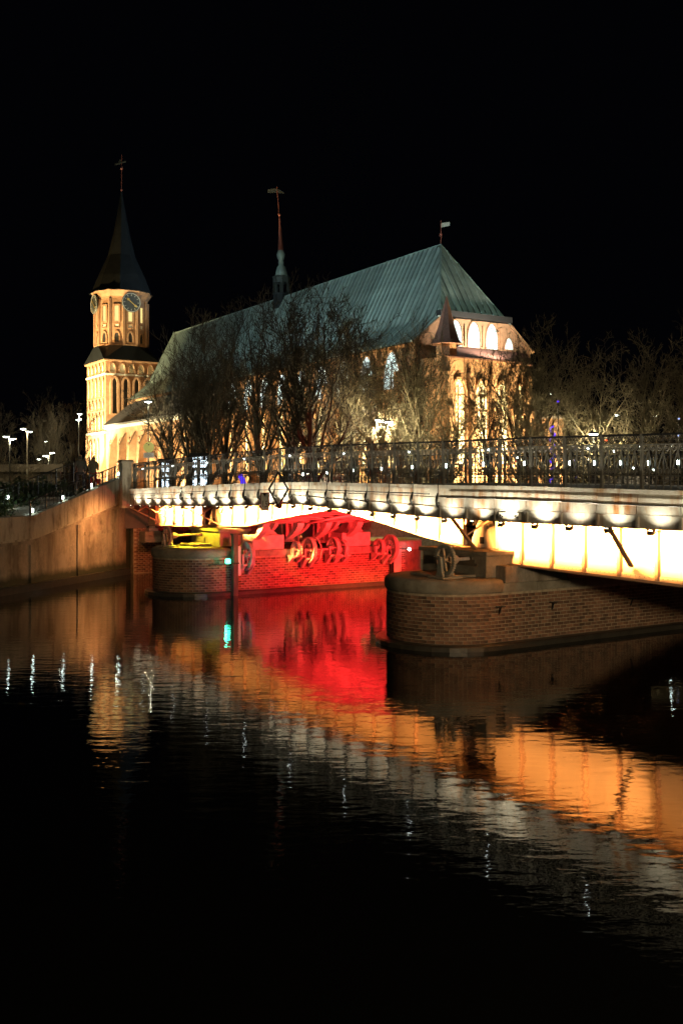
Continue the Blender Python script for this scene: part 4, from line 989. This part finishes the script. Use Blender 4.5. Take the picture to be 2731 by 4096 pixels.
# ---- floodlights of the cathedral
W1 = (1, .76, .36); W2 = (1, .86, .48)
for k in range(6):
    y = 4 + k * 8.5; light('SPOT', cw(-14.5, y, -1.6), 2600 * CPOW, W1, cw(-7.4, y + .5, 6.5), .3, 100, .8)
for k in range(5):
    y = 50 + k * 8; light('SPOT', cw(-18, y, -1.6), 3200 * CPOW, W2, cw(-12, y, 4.5), .3, 100, .8)
light('SPOT', cw(-24, 92, -1.6), 13000 * CPOW, W2, cw(-12, 90, 12), .4, 75, .7)
light('SPOT', cw(-30, 78, -1.6), 18000 * CPOW, W2, cw(-8, 88, 17), .4, 50, .7)
light('SPOT', cw(-38, 84, -1.5), 22000 * CPOW, (1, .62, .22), cw(-7.3, 90.6, 30), .4, 30, .5)
light('SPOT', cw(-14, 62, 12.5), 700 * CPOW, (1, .62, .22), cw(-7.3, 86, 18), .4, 60, .8)
for x in (-5, -.5, 4): light('SPOT', cw(x, -9.5, -1.6), 5200 * CPOW, (1, .78, .40), cw(x, -3.5, 6.5), .3, 95, .8)
light('SPOT', cw(12, -6, -1.6), 1500 * CPOW, W1, cw(6.5, -1, 7), .3, 80, .8)
light('SPOT', cw(0, -4.8, 14.2), 700 * CPOW, (1, .9, .75), cw(0, 0, 16.5), .3, 140, .8)
light('SPOT', (23, 101, HC - 1.5), 500, W1, (22.3, 105, HC + 5), .3, 80, .8)
# cool floodlights on masts that wash the copper roof
for k in range(5):
    y = -2 + k * 19; light('SPOT', cw(-24, y, 20), 2300 * TPOW * (1, 1, .8, .45, .15)[k], (.55, .85, .95), cw(-3.2, y + 3, 24), .6, 95, .9)
light('SPOT', cw(6, -26, 19), 2600 * TPOW, (.60, .85, .72), cw(0, 2, 22.5), .6, 50, .9)
light('SPOT', cw(14, 62, 34), 5200 * TPOW, (.7, .9, 1), cw(-7.3, 90, 44), .6, 60, .9)
# ------------------------------------------------------------------ bare trees
def grow(rng, H, spread=.75, upw=.10, nl=12, droop=0):
    segs = {0: [], 1: []}
    def norm(v): return v / (np.linalg.norm(v) + 1e-9)
    cnt = {1: 7, 2: 6, 3: 4}; stp = {1: 7, 2: 5, 3: 4, 4: 3}; lf = {2: .50, 3: .48, 4: .5}
    def branch(p, d, L, r, lv):
        n = stp[lv]; s = L / n; pos = []
        for k in range(n):
            d = norm(d + rng.normal(size=3) * (.11 if lv < 3 else .13) + np.array([0, 0, upw * (1.0 if lv < 3 else .9) - droop * (k / n)]))
            q = p + d * s; r1 = r * (1 - .72 * (k + 1) / n) if lv < 4 else r * .8
            ra = r * (1 - .72 * k / n); segs[1].append((p, q, ra, max(r1, .017))); p = q; pos.append((p, d, max(r1, .01)))
        if lv >= 4: return
        c = cnt[lv]
        for i in range(c):
            t = (i + 1 + rng.uniform(-.3, .3)) / c; k = min(n - 1, max(0, int(t * n))); pp, dd, rr = pos[k]
            a = norm(np.cross(dd, rng.normal(size=3))); ang = rng.uniform(.45, .95)
            nd = norm(dd * math.cos(ang) + a * math.sin(ang))
            branch(pp - dd * s * rng.uniform(0, .9), nd, L * lf[lv + 1] * rng.uniform(.7, 1.2) * (1.1 - .35 * t), max(.02, rr * .62), lv + 1)
    p = np.zeros(3); d = np.array([0, 0, 1.]); th = H * .5; n = 9; R0 = H * .024; tr = []
    for k in range(n):
        d = norm(d + rng.normal(size=3) * .05); q = p + d * th / n; r0 = R0 * (1 - .6 * k / n) * (1.35 if k == 0 else 1); r1 = R0 * (1 - .6 * (k + 1) / n)
        segs[0].append((p, q, r0, r1)); p = q; tr.append((p, r1))
    for i in range(nl):
        t = .22 + .78 * i / (nl - 1); k = min(n - 1, int(t * n)); pp, rr = tr[k]
        az = i * 2.4 + rng.uniform(-.4, .4); inc = spread * (1.15 - .75 * t) + rng.uniform(-.1, .1)
        if i == nl - 1: inc = .1
        branch(pp, np.array([math.cos(az) * math.sin(inc), math.sin(az) * math.sin(inc), math.cos(inc)]), H * (.50 - .02 * abs(t - .6)) * rng.uniform(.85, 1.1) * (1 - .15 * (1 - t)), rr * .68, 1)
    return segs
def seg_mesh(name, segs, mt, n=3):
    P0_ = np.array([s[0] for s in segs]); P1_ = np.array([s[1] for s in segs]); r0 = np.array([s[2] for s in segs]); r1 = np.array([s[3] for s in segs])
    D = P1_ - P0_; D /= np.linalg.norm(D, axis=1)[:, None] + 1e-9
    U = np.where(np.abs(D[:, 2:3]) < .9, np.array([[0, 0, 1.]]), np.array([[1., 0, 0]])); A = np.cross(D, U); A /= np.linalg.norm(A, axis=1)[:, None]; B = np.cross(A, D)
    N_ = len(segs); V = np.zeros((N_, 2 * n, 3))
    for k in range(n):
        t = 2 * math.pi * k / n; o = A * math.cos(t) + B * math.sin(t); V[:, k] = P0_ + o * r0[:, None]; V[:, n + k] = P1_ + o * r1[:, None]
    F = np.array([[k, (k + 1) % n, n + (k + 1) % n, n + k] for k in range(n)])
    F = (F[None] + (np.arange(N_) * 2 * n)[:, None, None]).reshape(-1, 4)
    me = bpy.data.meshes.new(name); me.vertices.add(N_ * 2 * n); me.vertices.foreach_set('co', V.reshape(-1))
    me.loops.add(F.size); me.loops.foreach_set('vertex_index', F.reshape(-1).astype(np.int32)); me.polygons.add(len(F))
    me.polygons.foreach_set('loop_start', np.arange(0, F.size, 4, dtype=np.int32)); me.polygons.foreach_set('loop_total', np.full(len(F), 4, dtype=np.int32))
    me.update(); me.validate(); me.materials.append(mt); return me
var = []
for i, (sp, up, nl, dr, mt) in enumerate(((.62, .13, 13, 0, 'bark'), (.75, .10, 12, 0, 'bark'), (.5, .16, 13, 0, 'bark'), (.95, .05, 12, .06, 'barklit'), (1.15, .03, 13, .10, 'barklit'), (.7, .12, 12, 0, 'bark'))):
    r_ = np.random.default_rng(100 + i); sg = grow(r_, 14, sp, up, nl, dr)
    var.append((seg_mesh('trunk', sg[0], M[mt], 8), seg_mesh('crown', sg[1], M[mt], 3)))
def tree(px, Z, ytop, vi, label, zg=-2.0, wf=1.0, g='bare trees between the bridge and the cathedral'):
    Ht = (1940 - ytop) / 3982 * Z - zg; s = Ht / 14.6
    E = empty('bare_tree', ((px - 1365.5) / 3982 * Z, Z, HC + zg), 0, label, 'tree', g)
    a = random.uniform(0, 6.28)
    for nm, me in zip(('trunk', 'crown'), var[vi]): inst(nm, me, E, (0, 0, 0), (0, 0, a), (s * wf, s * wf, s))
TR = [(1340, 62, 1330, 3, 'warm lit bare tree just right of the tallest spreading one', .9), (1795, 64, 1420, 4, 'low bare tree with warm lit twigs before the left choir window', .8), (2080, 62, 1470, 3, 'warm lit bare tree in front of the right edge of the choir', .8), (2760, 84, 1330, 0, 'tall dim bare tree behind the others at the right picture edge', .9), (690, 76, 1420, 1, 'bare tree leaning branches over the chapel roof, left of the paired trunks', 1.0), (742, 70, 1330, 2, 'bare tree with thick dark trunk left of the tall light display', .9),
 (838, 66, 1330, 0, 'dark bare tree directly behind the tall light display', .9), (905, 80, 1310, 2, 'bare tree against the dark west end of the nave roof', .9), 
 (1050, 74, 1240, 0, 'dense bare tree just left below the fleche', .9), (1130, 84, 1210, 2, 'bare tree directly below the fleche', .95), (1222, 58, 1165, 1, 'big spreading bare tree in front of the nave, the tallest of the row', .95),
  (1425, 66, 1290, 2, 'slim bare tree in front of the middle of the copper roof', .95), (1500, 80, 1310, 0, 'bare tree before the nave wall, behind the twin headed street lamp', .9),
 (1560, 58, 1420, 4, 'low lamplit bare tree glowing beside the street lamp', .9), (1620, 70, 1340, 2, 'bare tree in front of the choir stair turret', .85), (1700, 62, 1330, 3, 'lamplit spreading bare tree left of the choir', .8),
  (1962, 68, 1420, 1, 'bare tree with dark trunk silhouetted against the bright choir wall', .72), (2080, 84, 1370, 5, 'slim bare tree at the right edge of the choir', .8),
 (2185, 74, 1310, 3, 'tall bare tree just right of the choir', .85), (2215, 60, 1480, 4, 'low arching bare tree above the violet lit trunks', .8), (2330, 66, 1410, 3, 'wide bare tree above the violet lights', .9), (2420, 58, 1400, 4, 'arching lamplit bare tree over the street lamp at right', .85), 
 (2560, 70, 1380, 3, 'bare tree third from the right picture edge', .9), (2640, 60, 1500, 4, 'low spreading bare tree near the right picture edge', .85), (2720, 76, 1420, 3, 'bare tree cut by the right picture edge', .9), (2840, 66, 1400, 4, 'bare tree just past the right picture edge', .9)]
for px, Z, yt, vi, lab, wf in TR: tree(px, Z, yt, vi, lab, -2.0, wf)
for px, Z, yt, vi, lab in ((-20, 110, 1640, 1, 'bare tree lit by the lamp at the left picture edge'), (70, 72, 1790, 4, 'pale lit bushy bare tree under the leftmost twin lamp'), (150, 120, 1600, 0, 'dark bare tree left of the brown lamp post'), (215, 105, 1640, 5, 'bare tree with lit twigs between the two tall lamp posts'), (290, 130, 1600, 1, 'dark bare tree beside the tower with frosty lit top')):
    tree(px, Z, yt, vi, lab, -2.0, .9, 'bare trees left of the cathedral tower')

# ------------------------------------------------------------------ street lamps
def lamp_post(px, py, Z, heads, label, pw, col=(.9, 1, .85), mt='iron'):
    X = (px - 1365.5) / 3982 * Z; z = -(py - 1940) / 3982 * Z
    E = empty('street_lamp', (X, Z, HC - 2), 0, label, 'street lamp', 'street lamps on the island'); H = z + 2
    mb = MB(); mb.tube([(0, 0, 0), (0, 0, 1), (0, 0, H - .1)], [.10, .07, .045], 8); mb.build('pole', M[mt], E)
    for dx, dz in heads:
        mb = MB(); mb.tube([(0, 0, H - .25), (dx * .5, 0, H - .05 + dz), (dx, 0, H + dz)], .03, 5); mb.build('arm', M[mt], E)
        mb = MB(); mb.lathe([(H + dz - .02, .30), (H + dz + .05, .28), (H + dz + .12, .12)], (dx, 0), 14); hd = mb.build('lamp_head', M['iron'], E)
        mb = MB(); mb.lathe([(H + dz - .09, .12), (H + dz - .03, .26)], (dx, 0), 14); mb.build('lens', M['lampwhite'], hd)
        light('POINT', (dx, 0, H + dz - .3), pw, (1, .86, .52), None, .15, parent=E)
LP = [(594, 1606, 72, ((0, 0),), 'street lamp whose lit head shines above the chapel roof edge', 420), (1530, 1680, 60, ((-.2, 0), (.25, -.1)), 'twin headed street lamp among the bare trees before the nave', 700), (1268, 1706, 74, ((0, 0),), 'street lamp with small lit head just right of the big spreading tree', 260),
      (1385, 1708, 70, ((0, 0),), 'street lamp with thin orange lit pole before the nave', 200), (2372, 1735, 56, ((0, 0),), 'street lamp just above the railing at right', 700), (110, 1726, 88, ((-.35, .25), (.2, 0)), 'twin headed street lamp with tall brown pole at left', 260), (40, 1755, 84, ((-.3, .2), (.2, 0)), 'twin headed street lamp at the left picture edge', 420),
      (316, 1679, 100, ((0, 0), (.1, .6)), 'street lamp whose blue white head shines left of the tower', 500), (196, 1823, 96, ((-.3, 0), (.3, .3)), 'low twin headed street lamp between the dark trees', 350), (158, 1836, 110, ((0, 0),), 'faint distant street lamp left of the low twin headed one', 120), (183, 1765, 125, ((0, 0),), 'small distant lamp above the low twin headed one', 120),
      (2210, 1575, 95, ((0, 0),), 'bright lamp seen through the branches right of the choir', 160), (2465, 1660, 120, ((0, 0),), 'small greenish distant lamp, left one of the pair at right', 40), (2615, 1663, 120, ((0, 0),), 'small greenish distant lamp, right one of the pair at right', 40)]
for a in LP: lamp_post(a[0], a[1], a[2], a[3], a[4], a[5] * LPOW, mt='bark' if 'brown' in a[4] or 'orange' in a[4] else 'iron')

# violet lit tree trunks
for px, y0, Z, lab in ((2208, 1700, 62, 'trunk wrapped in violet string lights, the brighter left one'), (2303, 1708, 70, 'trunk wrapped in violet string lights, the dimmer right one')):
    E = empty('lit_tree_trunk', ((px - 1365.5) / 3982 * Z, Z, HC - 2), 0, lab, 'tree trunk'); H = (1940 - y0) / 3982 * Z + 2
    mb = MB(); mb.tube([(0, 0, 0), (.05, 0, H * .5), (0, 0, H)], [.12, .1, .08], 8); mb.build('trunk', M['bark'], E)
    mb = MB(); n = 70; r_ = .17 if px < 2250 else .12
    pts = [(r_ * math.cos(k * .8), r_ * math.sin(k * .8), H * k / (n * 1.0)) for k in range(n)]; mb.tube(pts, .055 if px < 2250 else .03, 5); mb.build('string_lights', M['purple'], E)
E = empty('wooden_post', ((985 - 1365.5) / 3982 * 58, 58, HC - 2), 0, 'leaning violet lit board just above the bridge edge left of the diamond', 'board')
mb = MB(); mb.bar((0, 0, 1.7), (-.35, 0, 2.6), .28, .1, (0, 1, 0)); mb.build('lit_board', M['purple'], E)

# ------------------------------------------------------------------ light displays behind the bridge
def display(px0, px1, y0, y1, Z, label, seed):
    x0 = (px0 - 1365.5) / 3982 * Z; x1 = (px1 - 1365.5) / 3982 * Z; z1 = -(y0 - 1940) / 3982 * Z; z0 = -(y1 - 1940) / 3982 * Z
    E = empty('light_display', ((x0 + x1) / 2, Z, HC - 2), 0, label, 'display'); hw = (x1 - x0) / 2; zb_ = z0 + 2; zt_ = z1 + 2
    mb = MB(); mb.box(-hw - .18, hw + .12, .0, .3, 0, zt_ + .22); mb.build('housing', M['black'], E)
    r = random.Random(seed); H = zt_ - zb_
    rows = [(.0, .10, 'bars'), (.13, .36, 'two'), (.40, .70, 'pic'), (.73, .97, 'two')]
    for a, b, kd in rows:
        za, zb2 = zt_ - H * a, zt_ - H * b
        cells = [(-1, -.1), (.02, 1)] if kd != 'bars' else [(-1, -.75), (-.7, -.3), (-.26, .2), (.3, .55), (.75, .95)]
        for c0, c1 in cells:
            if kd == 'pic':
                mb = MB(); n = 9; pts = [(hw * c0 + hw * (c1 - c0) * k / n, zb2 + (za - zb2) * (.55 + .45 * math.sin(k * 1.1 + c0 * 3)) * (.9 if k % n else .35)) for k in range(n + 1)]
                poly = [(hw * c0, zb2), (hw * c1, zb2)] + pts[::-1]; mb.add([(x, -.012, z) for x, z in poly], [tuple(range(len(poly)))]); mb.build('lit_picture', M['screen'], E)
            else:
                nn = 1 if kd == 'bars' else 5
                for q in range(nn):
                    u0 = za + (zb2 - za) * q / nn; u1 = za + (zb2 - za) * (q + .86) / nn
                    mb = MB(); mb.box(hw * c0 + r.uniform(0, .03), hw * c1 - r.uniform(0, hw * .25), -.02, -.002, u1, u0); mb.build('lit_line', M['screen'], E)
    light('AREA', ((x0 + x1) / 2, Z - .3, HC + (z0 + z1) / 2), 30, (.75, .88, 1), ((x0 + x1) / 2, Z - 5, HC + (z0 + z1) / 2), hw * 2, sy=H)
display(772, 830, 1827, 1946, 57, 'bright blue white display panel seen through the railing, the larger right one', 3)
display(648, 677, 1850, 1952, 59, 'narrow blue white display panel seen through the railing, the left one', 4)
X = (162 - 1365.5) / 3982 * 95
E = empty('light_display', (X, 95, HC - 2), 0, 'small blue glowing screen far behind the staircase at left', 'display')
mb = MB(); mb.box(-.35, .35, 0, .15, .5, 3.3); mb.build('housing', M['black'], E); mb = MB(); mb.box(-.32, .32, -.02, -.004, 1.75, 3.2); mb.build('screen', M['screen2'], E)
mb = MB(); mb.box(-.2, .25, -.03, -.021, 1.85, 3.0); mb.build('picture', M['screen'], E)
# festive little lights seen through the railing on the right
FL = [(2070, 1830, 'ledwhite'), (2400, 1803, 'ledwhite'), (2455, 1805, 'ledwhite'), (2530, 1873, 'ledwhite'), (2683, 1788, 'ledwhite'), (2560, 1786, 'ledwhite'), (2612, 1880, 'ledwhite'), (2712, 1743, 'screen2'), (2713, 1675, 'screen2'), (2422, 1761, 'redlamp'), (2060, 1846, 'redlamp'), (1230, 1895, 'ledwarm'), (1210, 1900, 'ledwarm'), (2352, 1838, 'ledwarm'), (2230, 1606, 'purple')]
M['redlamp'] = emit('lit_red_bulb', (1, .08, .02), 3)
FLL = ['tiny white lamp seen through the railing just left of the violet trunks', 'upper left tiny white lamp behind the railing below the right street lamp', 'tiny white lamp behind the railing, a hand right of the red bulb', 'low tiny white lamp near the railing foot right of the street lamp', 'tiny white lamp behind the top scrolls near the right picture edge',
 'tiny white lamp behind the top scrolls above the low dark kiosk', 'lowest tiny white lamp near the right picture edge', 'tiny blue lamp level with the top rail at the right picture edge', 'tiny blue lamp above the railing at the right picture edge', 'tiny red bulb just right of the street lamp above the railing', 'tiny red bulb left of the violet trunks', 'yellowish bulb by the pale kiosk, the right one', 'yellowish bulb by the pale kiosk, the left one', 'yellowish bulb right of the dimmer violet trunk', 'violet bulb high among the branches right of the choir']
for i, (px, py, mt) in enumerate(FL):
    Z = 52; X = (px - 1365.5) / 3982 * Z; z = (1940 - py) / 3982 * Z
    E = empty('garden_lamp', (X, Z, HC - 2), 0, FLL[i], 'lamp', 'small lamps seen through the railing')
    mb = MB(); mb.sphere((0, 0, z + 2), .06, 8, 5, .8); mb.build('lens', M[mt], E, True); mb = MB(); mb.tube([(0, 0, 0), (0, 0, z + 1.95)], .018, 5); mb.build('post', M['iron'], E)
# wooden market huts behind the railing
for px, Z, wd, hh, lab in ((1290, 62, 2.6, 2.5, 'pale fronted kiosk glimpsed through the railing right of the diamond'), (2560, 64, 5, 2.4, 'low dark kiosk glimpsed through the railing at right')):
    E = empty('kiosk', ((px - 1365.5) / 3982 * Z, Z, HC - 2), .1, lab, 'kiosk')
    mb = MB(); mb.box(-wd / 2, wd / 2, 0, 2.2, 0, hh); mb.build('wall', M['plaster'] if px < 2000 else M['wood'], E)
    mb = MB(); mb.box(-wd / 2 - .2, wd / 2 + .2, -.4, 2.4, hh, hh + .15); mb.build('roof', M['wood'], E)
    for k in range(3): mb = MB(); mb.box(-wd / 2 + .2 + k * wd / 3, -wd / 2 + .2 + k * wd / 3 + wd / 4.5, -.03, -.005, .9, hh - .4); mb.build('window', M['dark'] if k != 1 else M['course'], E)
    light('POINT', ((px - 1365.5) / 3982 * Z, Z - 1.5, HC - .2), 120, (.95, 1, .85), None, .1)
# round sign and notice plate at the bridge end
Z = 53; X = (596 - 1365.5) / 3982 * Z
E = empty('round_sign', (X, Z, HC - 1), R(6), 'round yellow river traffic sign with a small plate below it at the bridge end', 'sign')
mb = MB(); mb.tube([(0, .04, 0), (0, .04, 3.3)], .03, 6); mb.build('pole', M['steel'], E)
zc = (1940 - 1789) / 3982 * Z + 1; mb = MB(); mb.disc((0, 0, zc), (0, 1, 0), .285, .03, 30); mb.build('disc', M['yellow'], E)
mb = MB(); mb.disc((0, -.02, zc + .13), (0, 1, 0), .035, .02, 10); mb.disc((-.1, -.02, zc + .2), (0, 1, 0), .025, .02, 8); mb.build('spot_mark', M['black'], E)
zc = (1940 - 1821) / 3982 * Z + 1; mb = MB(); mb.box(-.27, .27, -.01, .02, zc - .135, zc + .135); mb.build('plate', M['white'], E)
light('POINT', (.2, -1.3, zc + .5), 26, (1, .95, .75), None, .05, parent=E)  # bare point light added to brighten the sign and pillar
for k in range(4): mb = MB(); mb.box(-.21, .21 - .05 * (k % 2), -.016, -.012, zc + .075 - .05 * k, zc + .09 - .05 * k); mb.build('print_line', M['clock'], E)

# ------------------------------------------------------------------ two people on the stairs, seen from behind
def skin(name, pts, edges, mt, parent, sub=2, root=0):
    me = bpy.data.meshes.new(name); me.from_pydata([p[:3] for p in pts], edges, []); me.materials.append(mt)
    o = inst(name, me, parent); sk = o.modifiers.new('skin', 'SKIN'); me.skin_vertices.new() if not me.skin_vertices else None
    for i, p in enumerate(pts):
        r = p[3]; me.skin_vertices[0].data[i].radius = r if isinstance(r, tuple) else (r, r); me.skin_vertices[0].data[i].use_root = (i == root)
    ss = o.modifiers.new('sub', 'SUBSURF'); ss.levels = sub; ss.render_levels = sub; me.shade_smooth(); return o
M['skin'] = pbr('skin', (.45, .28, .2), .6, 0, .1, 5, 0)
M['jacket1'] = pbr('dark_jacket_cloth', (.11, .11, .095), .9, 0, .35, 7, .5)
M['jacket2'] = pbr('olive_coat_cloth', (.20, .17, .10), .9, 0, .3, 7, .5)
M['jeans'] = pbr('dark_trousers', (.03, .032, .035), .9, 0, .3, 7, .4)
M['redcloth'] = pbr('red_cloth', (.40, .02, .02), .9, 0, .3, 7, .4)
M['hair'] = pbr('dark_hair', (.015, .012, .01), .7, 0, .3, 12, .4)
def person(px, pyfeet, Z, Ht, label, coat, kind, rz):
    E = empty('person', ((px - 1365.5) / 3982 * Z, Z, HC - (pyfeet - 1940) / 3982 * Z), rz, label, 'person'); k = Ht / 1.75
    S = lambda L: [(x * k, y * k, z * k, (r[0] * k, r[1] * k) if isinstance(r, tuple) else r * k) for x, y, z, r in L]
    leg = .12 if kind == 1 else .09
    # body: pelvis, spine, neck, head, legs, arms
    P = [(0, 0, .92, (.15, .11)), (0, 0, 1.15, (.14, .10)), (0, -.01, 1.38, (.17, .10)), (0, 0, 1.50, .055), (0, .01, 1.58, .075), (0, .02, 1.68, .09),
         (-leg, 0, .86, .085), (-leg - .03, .03, .48, .058), (-leg - .03, 0, .09, .042), (-leg - .04, .13, .035, .04),
         (leg, 0, .86, .085), (leg + .05, -.05, .48, .058), (leg + .06, -.02, .09, .042), (leg + .08, .11, .035, .04)]
    Ed = [(0, 1), (1, 2), (2, 3), (3, 4), (4, 5), (0, 6), (6, 7), (7, 8), (8, 9), (0, 10), (10, 11), (11, 12), (12, 13)]
    skin('body', S(P), Ed, M['skin'], E)
    T = [(0, 0, .95, (.155, .115)), (-leg, 0, .86, .095), (-leg - .03, .03, .48, .070), (-leg - .03, 0, .12, .055), (leg, 0, .86, .095), (leg + .05, -.05, .48, .070), (leg + .06, -.02, .12, .055)]
    skin('trousers', S(T), [(0, 1), (1, 2), (2, 3), (0, 4), (4, 5), (5, 6)], M['jeans'] if kind == 1 else M['redcloth'], E)
    for s_ in (0, 1):
        q = P[9] if s_ == 0 else P[13]; q0 = P[8] if s_ == 0 else P[12]
        skin('shoe', S([(q0[0], q0[1] - .03, .05, .052), (q[0], q[1], .042, .046)]), [(0, 1)], M['jacket1'], E, 1)
    hem = .82 if kind == 1 else .62
    C = [(0, 0, 1.16, (.17, .125)), (0, 0, 1.40, (.205, .125)), (0, 0, 1.50, (.10, .09)), (0, 0, .98, (.175, .13)), (0, 0, hem, (.185, .14)),
         (-.17, 0, 1.42, .085), (-.235, -.02, 1.18, .078), (-.215, .08, .99, .06), (.17, 0, 1.42, .085), (.235, -.02, 1.18, .078), (.215, .08, .99, .06)]
    skin('coat', S(C), [(0, 1), (1, 2), (0, 3), (3, 4), (1, 5), (5, 6), (6, 7), (1, 8), (8, 9), (9, 10)], coat, E)
    for s_ in (-1, 1):      # hands: palm and fingers slipped half into the pockets
        H = [(s_ * .225, .115, .965, .028), (s_ * .205, .14, .92, .032)]; e = [(0, 1)]
        for f in range(4):
            b = len(H); H += [(s_ * (.19 + .016 * f), .155, .885, .010), (s_ * (.19 + .016 * f), .165, .85 + .004 * f, .009)]; e += [(1, b), (b, b + 1)]
        b = len(H); H += [(s_ * .17, .13, .90, .011)]; e += [(1, b)]
        skin('hand', S(H), e, M['skin'], E, 1)
    mb = MB(); mb.sphere((0, .10 * k, 1.63 * k), .035 * k, 8, 5); mb.sphere((0, .05 * k, 1.64 * k), .085 * k, 12, 8, 1.2); mb.build('face', M['skin'], E, True)
    if kind == 1:
        skin('hood', S([(0, -.03, 1.49, .115), (0, -.03, 1.60, .118), (0, -.01, 1.68, .10)]), [(0, 1), (1, 2)], coat, E)
    else:
        skin('hair', S([(0, -.02, 1.60, .095), (0, -.01, 1.68, .098)]), [(0, 1)], M['hair'], E)
        skin('hood', S([(-.10, -.08, 1.48, .06), (0, -.11, 1.50, .075), (.10, -.08, 1.48, .06)]), [(0, 1), (1, 2)], coat, E, root=1)
    if kind == 2:
        mb = MB(); mb.box(.16 * k, .40 * k, -.06, .06, .28 * k, .56 * k); mb.build('bag', M['redcloth'], E, bevel=.03)
person(322, 1967, 48, 1.80, 'person in dark hooded jacket and dark trousers seen from behind on the stairs', M['jacket1'], 1, R(8))
person(375, 1958, 48.6, 1.62, 'person with dark hair in long olive coat seen from behind, nearer the bridge', M['jacket2'], 2, R(-6))
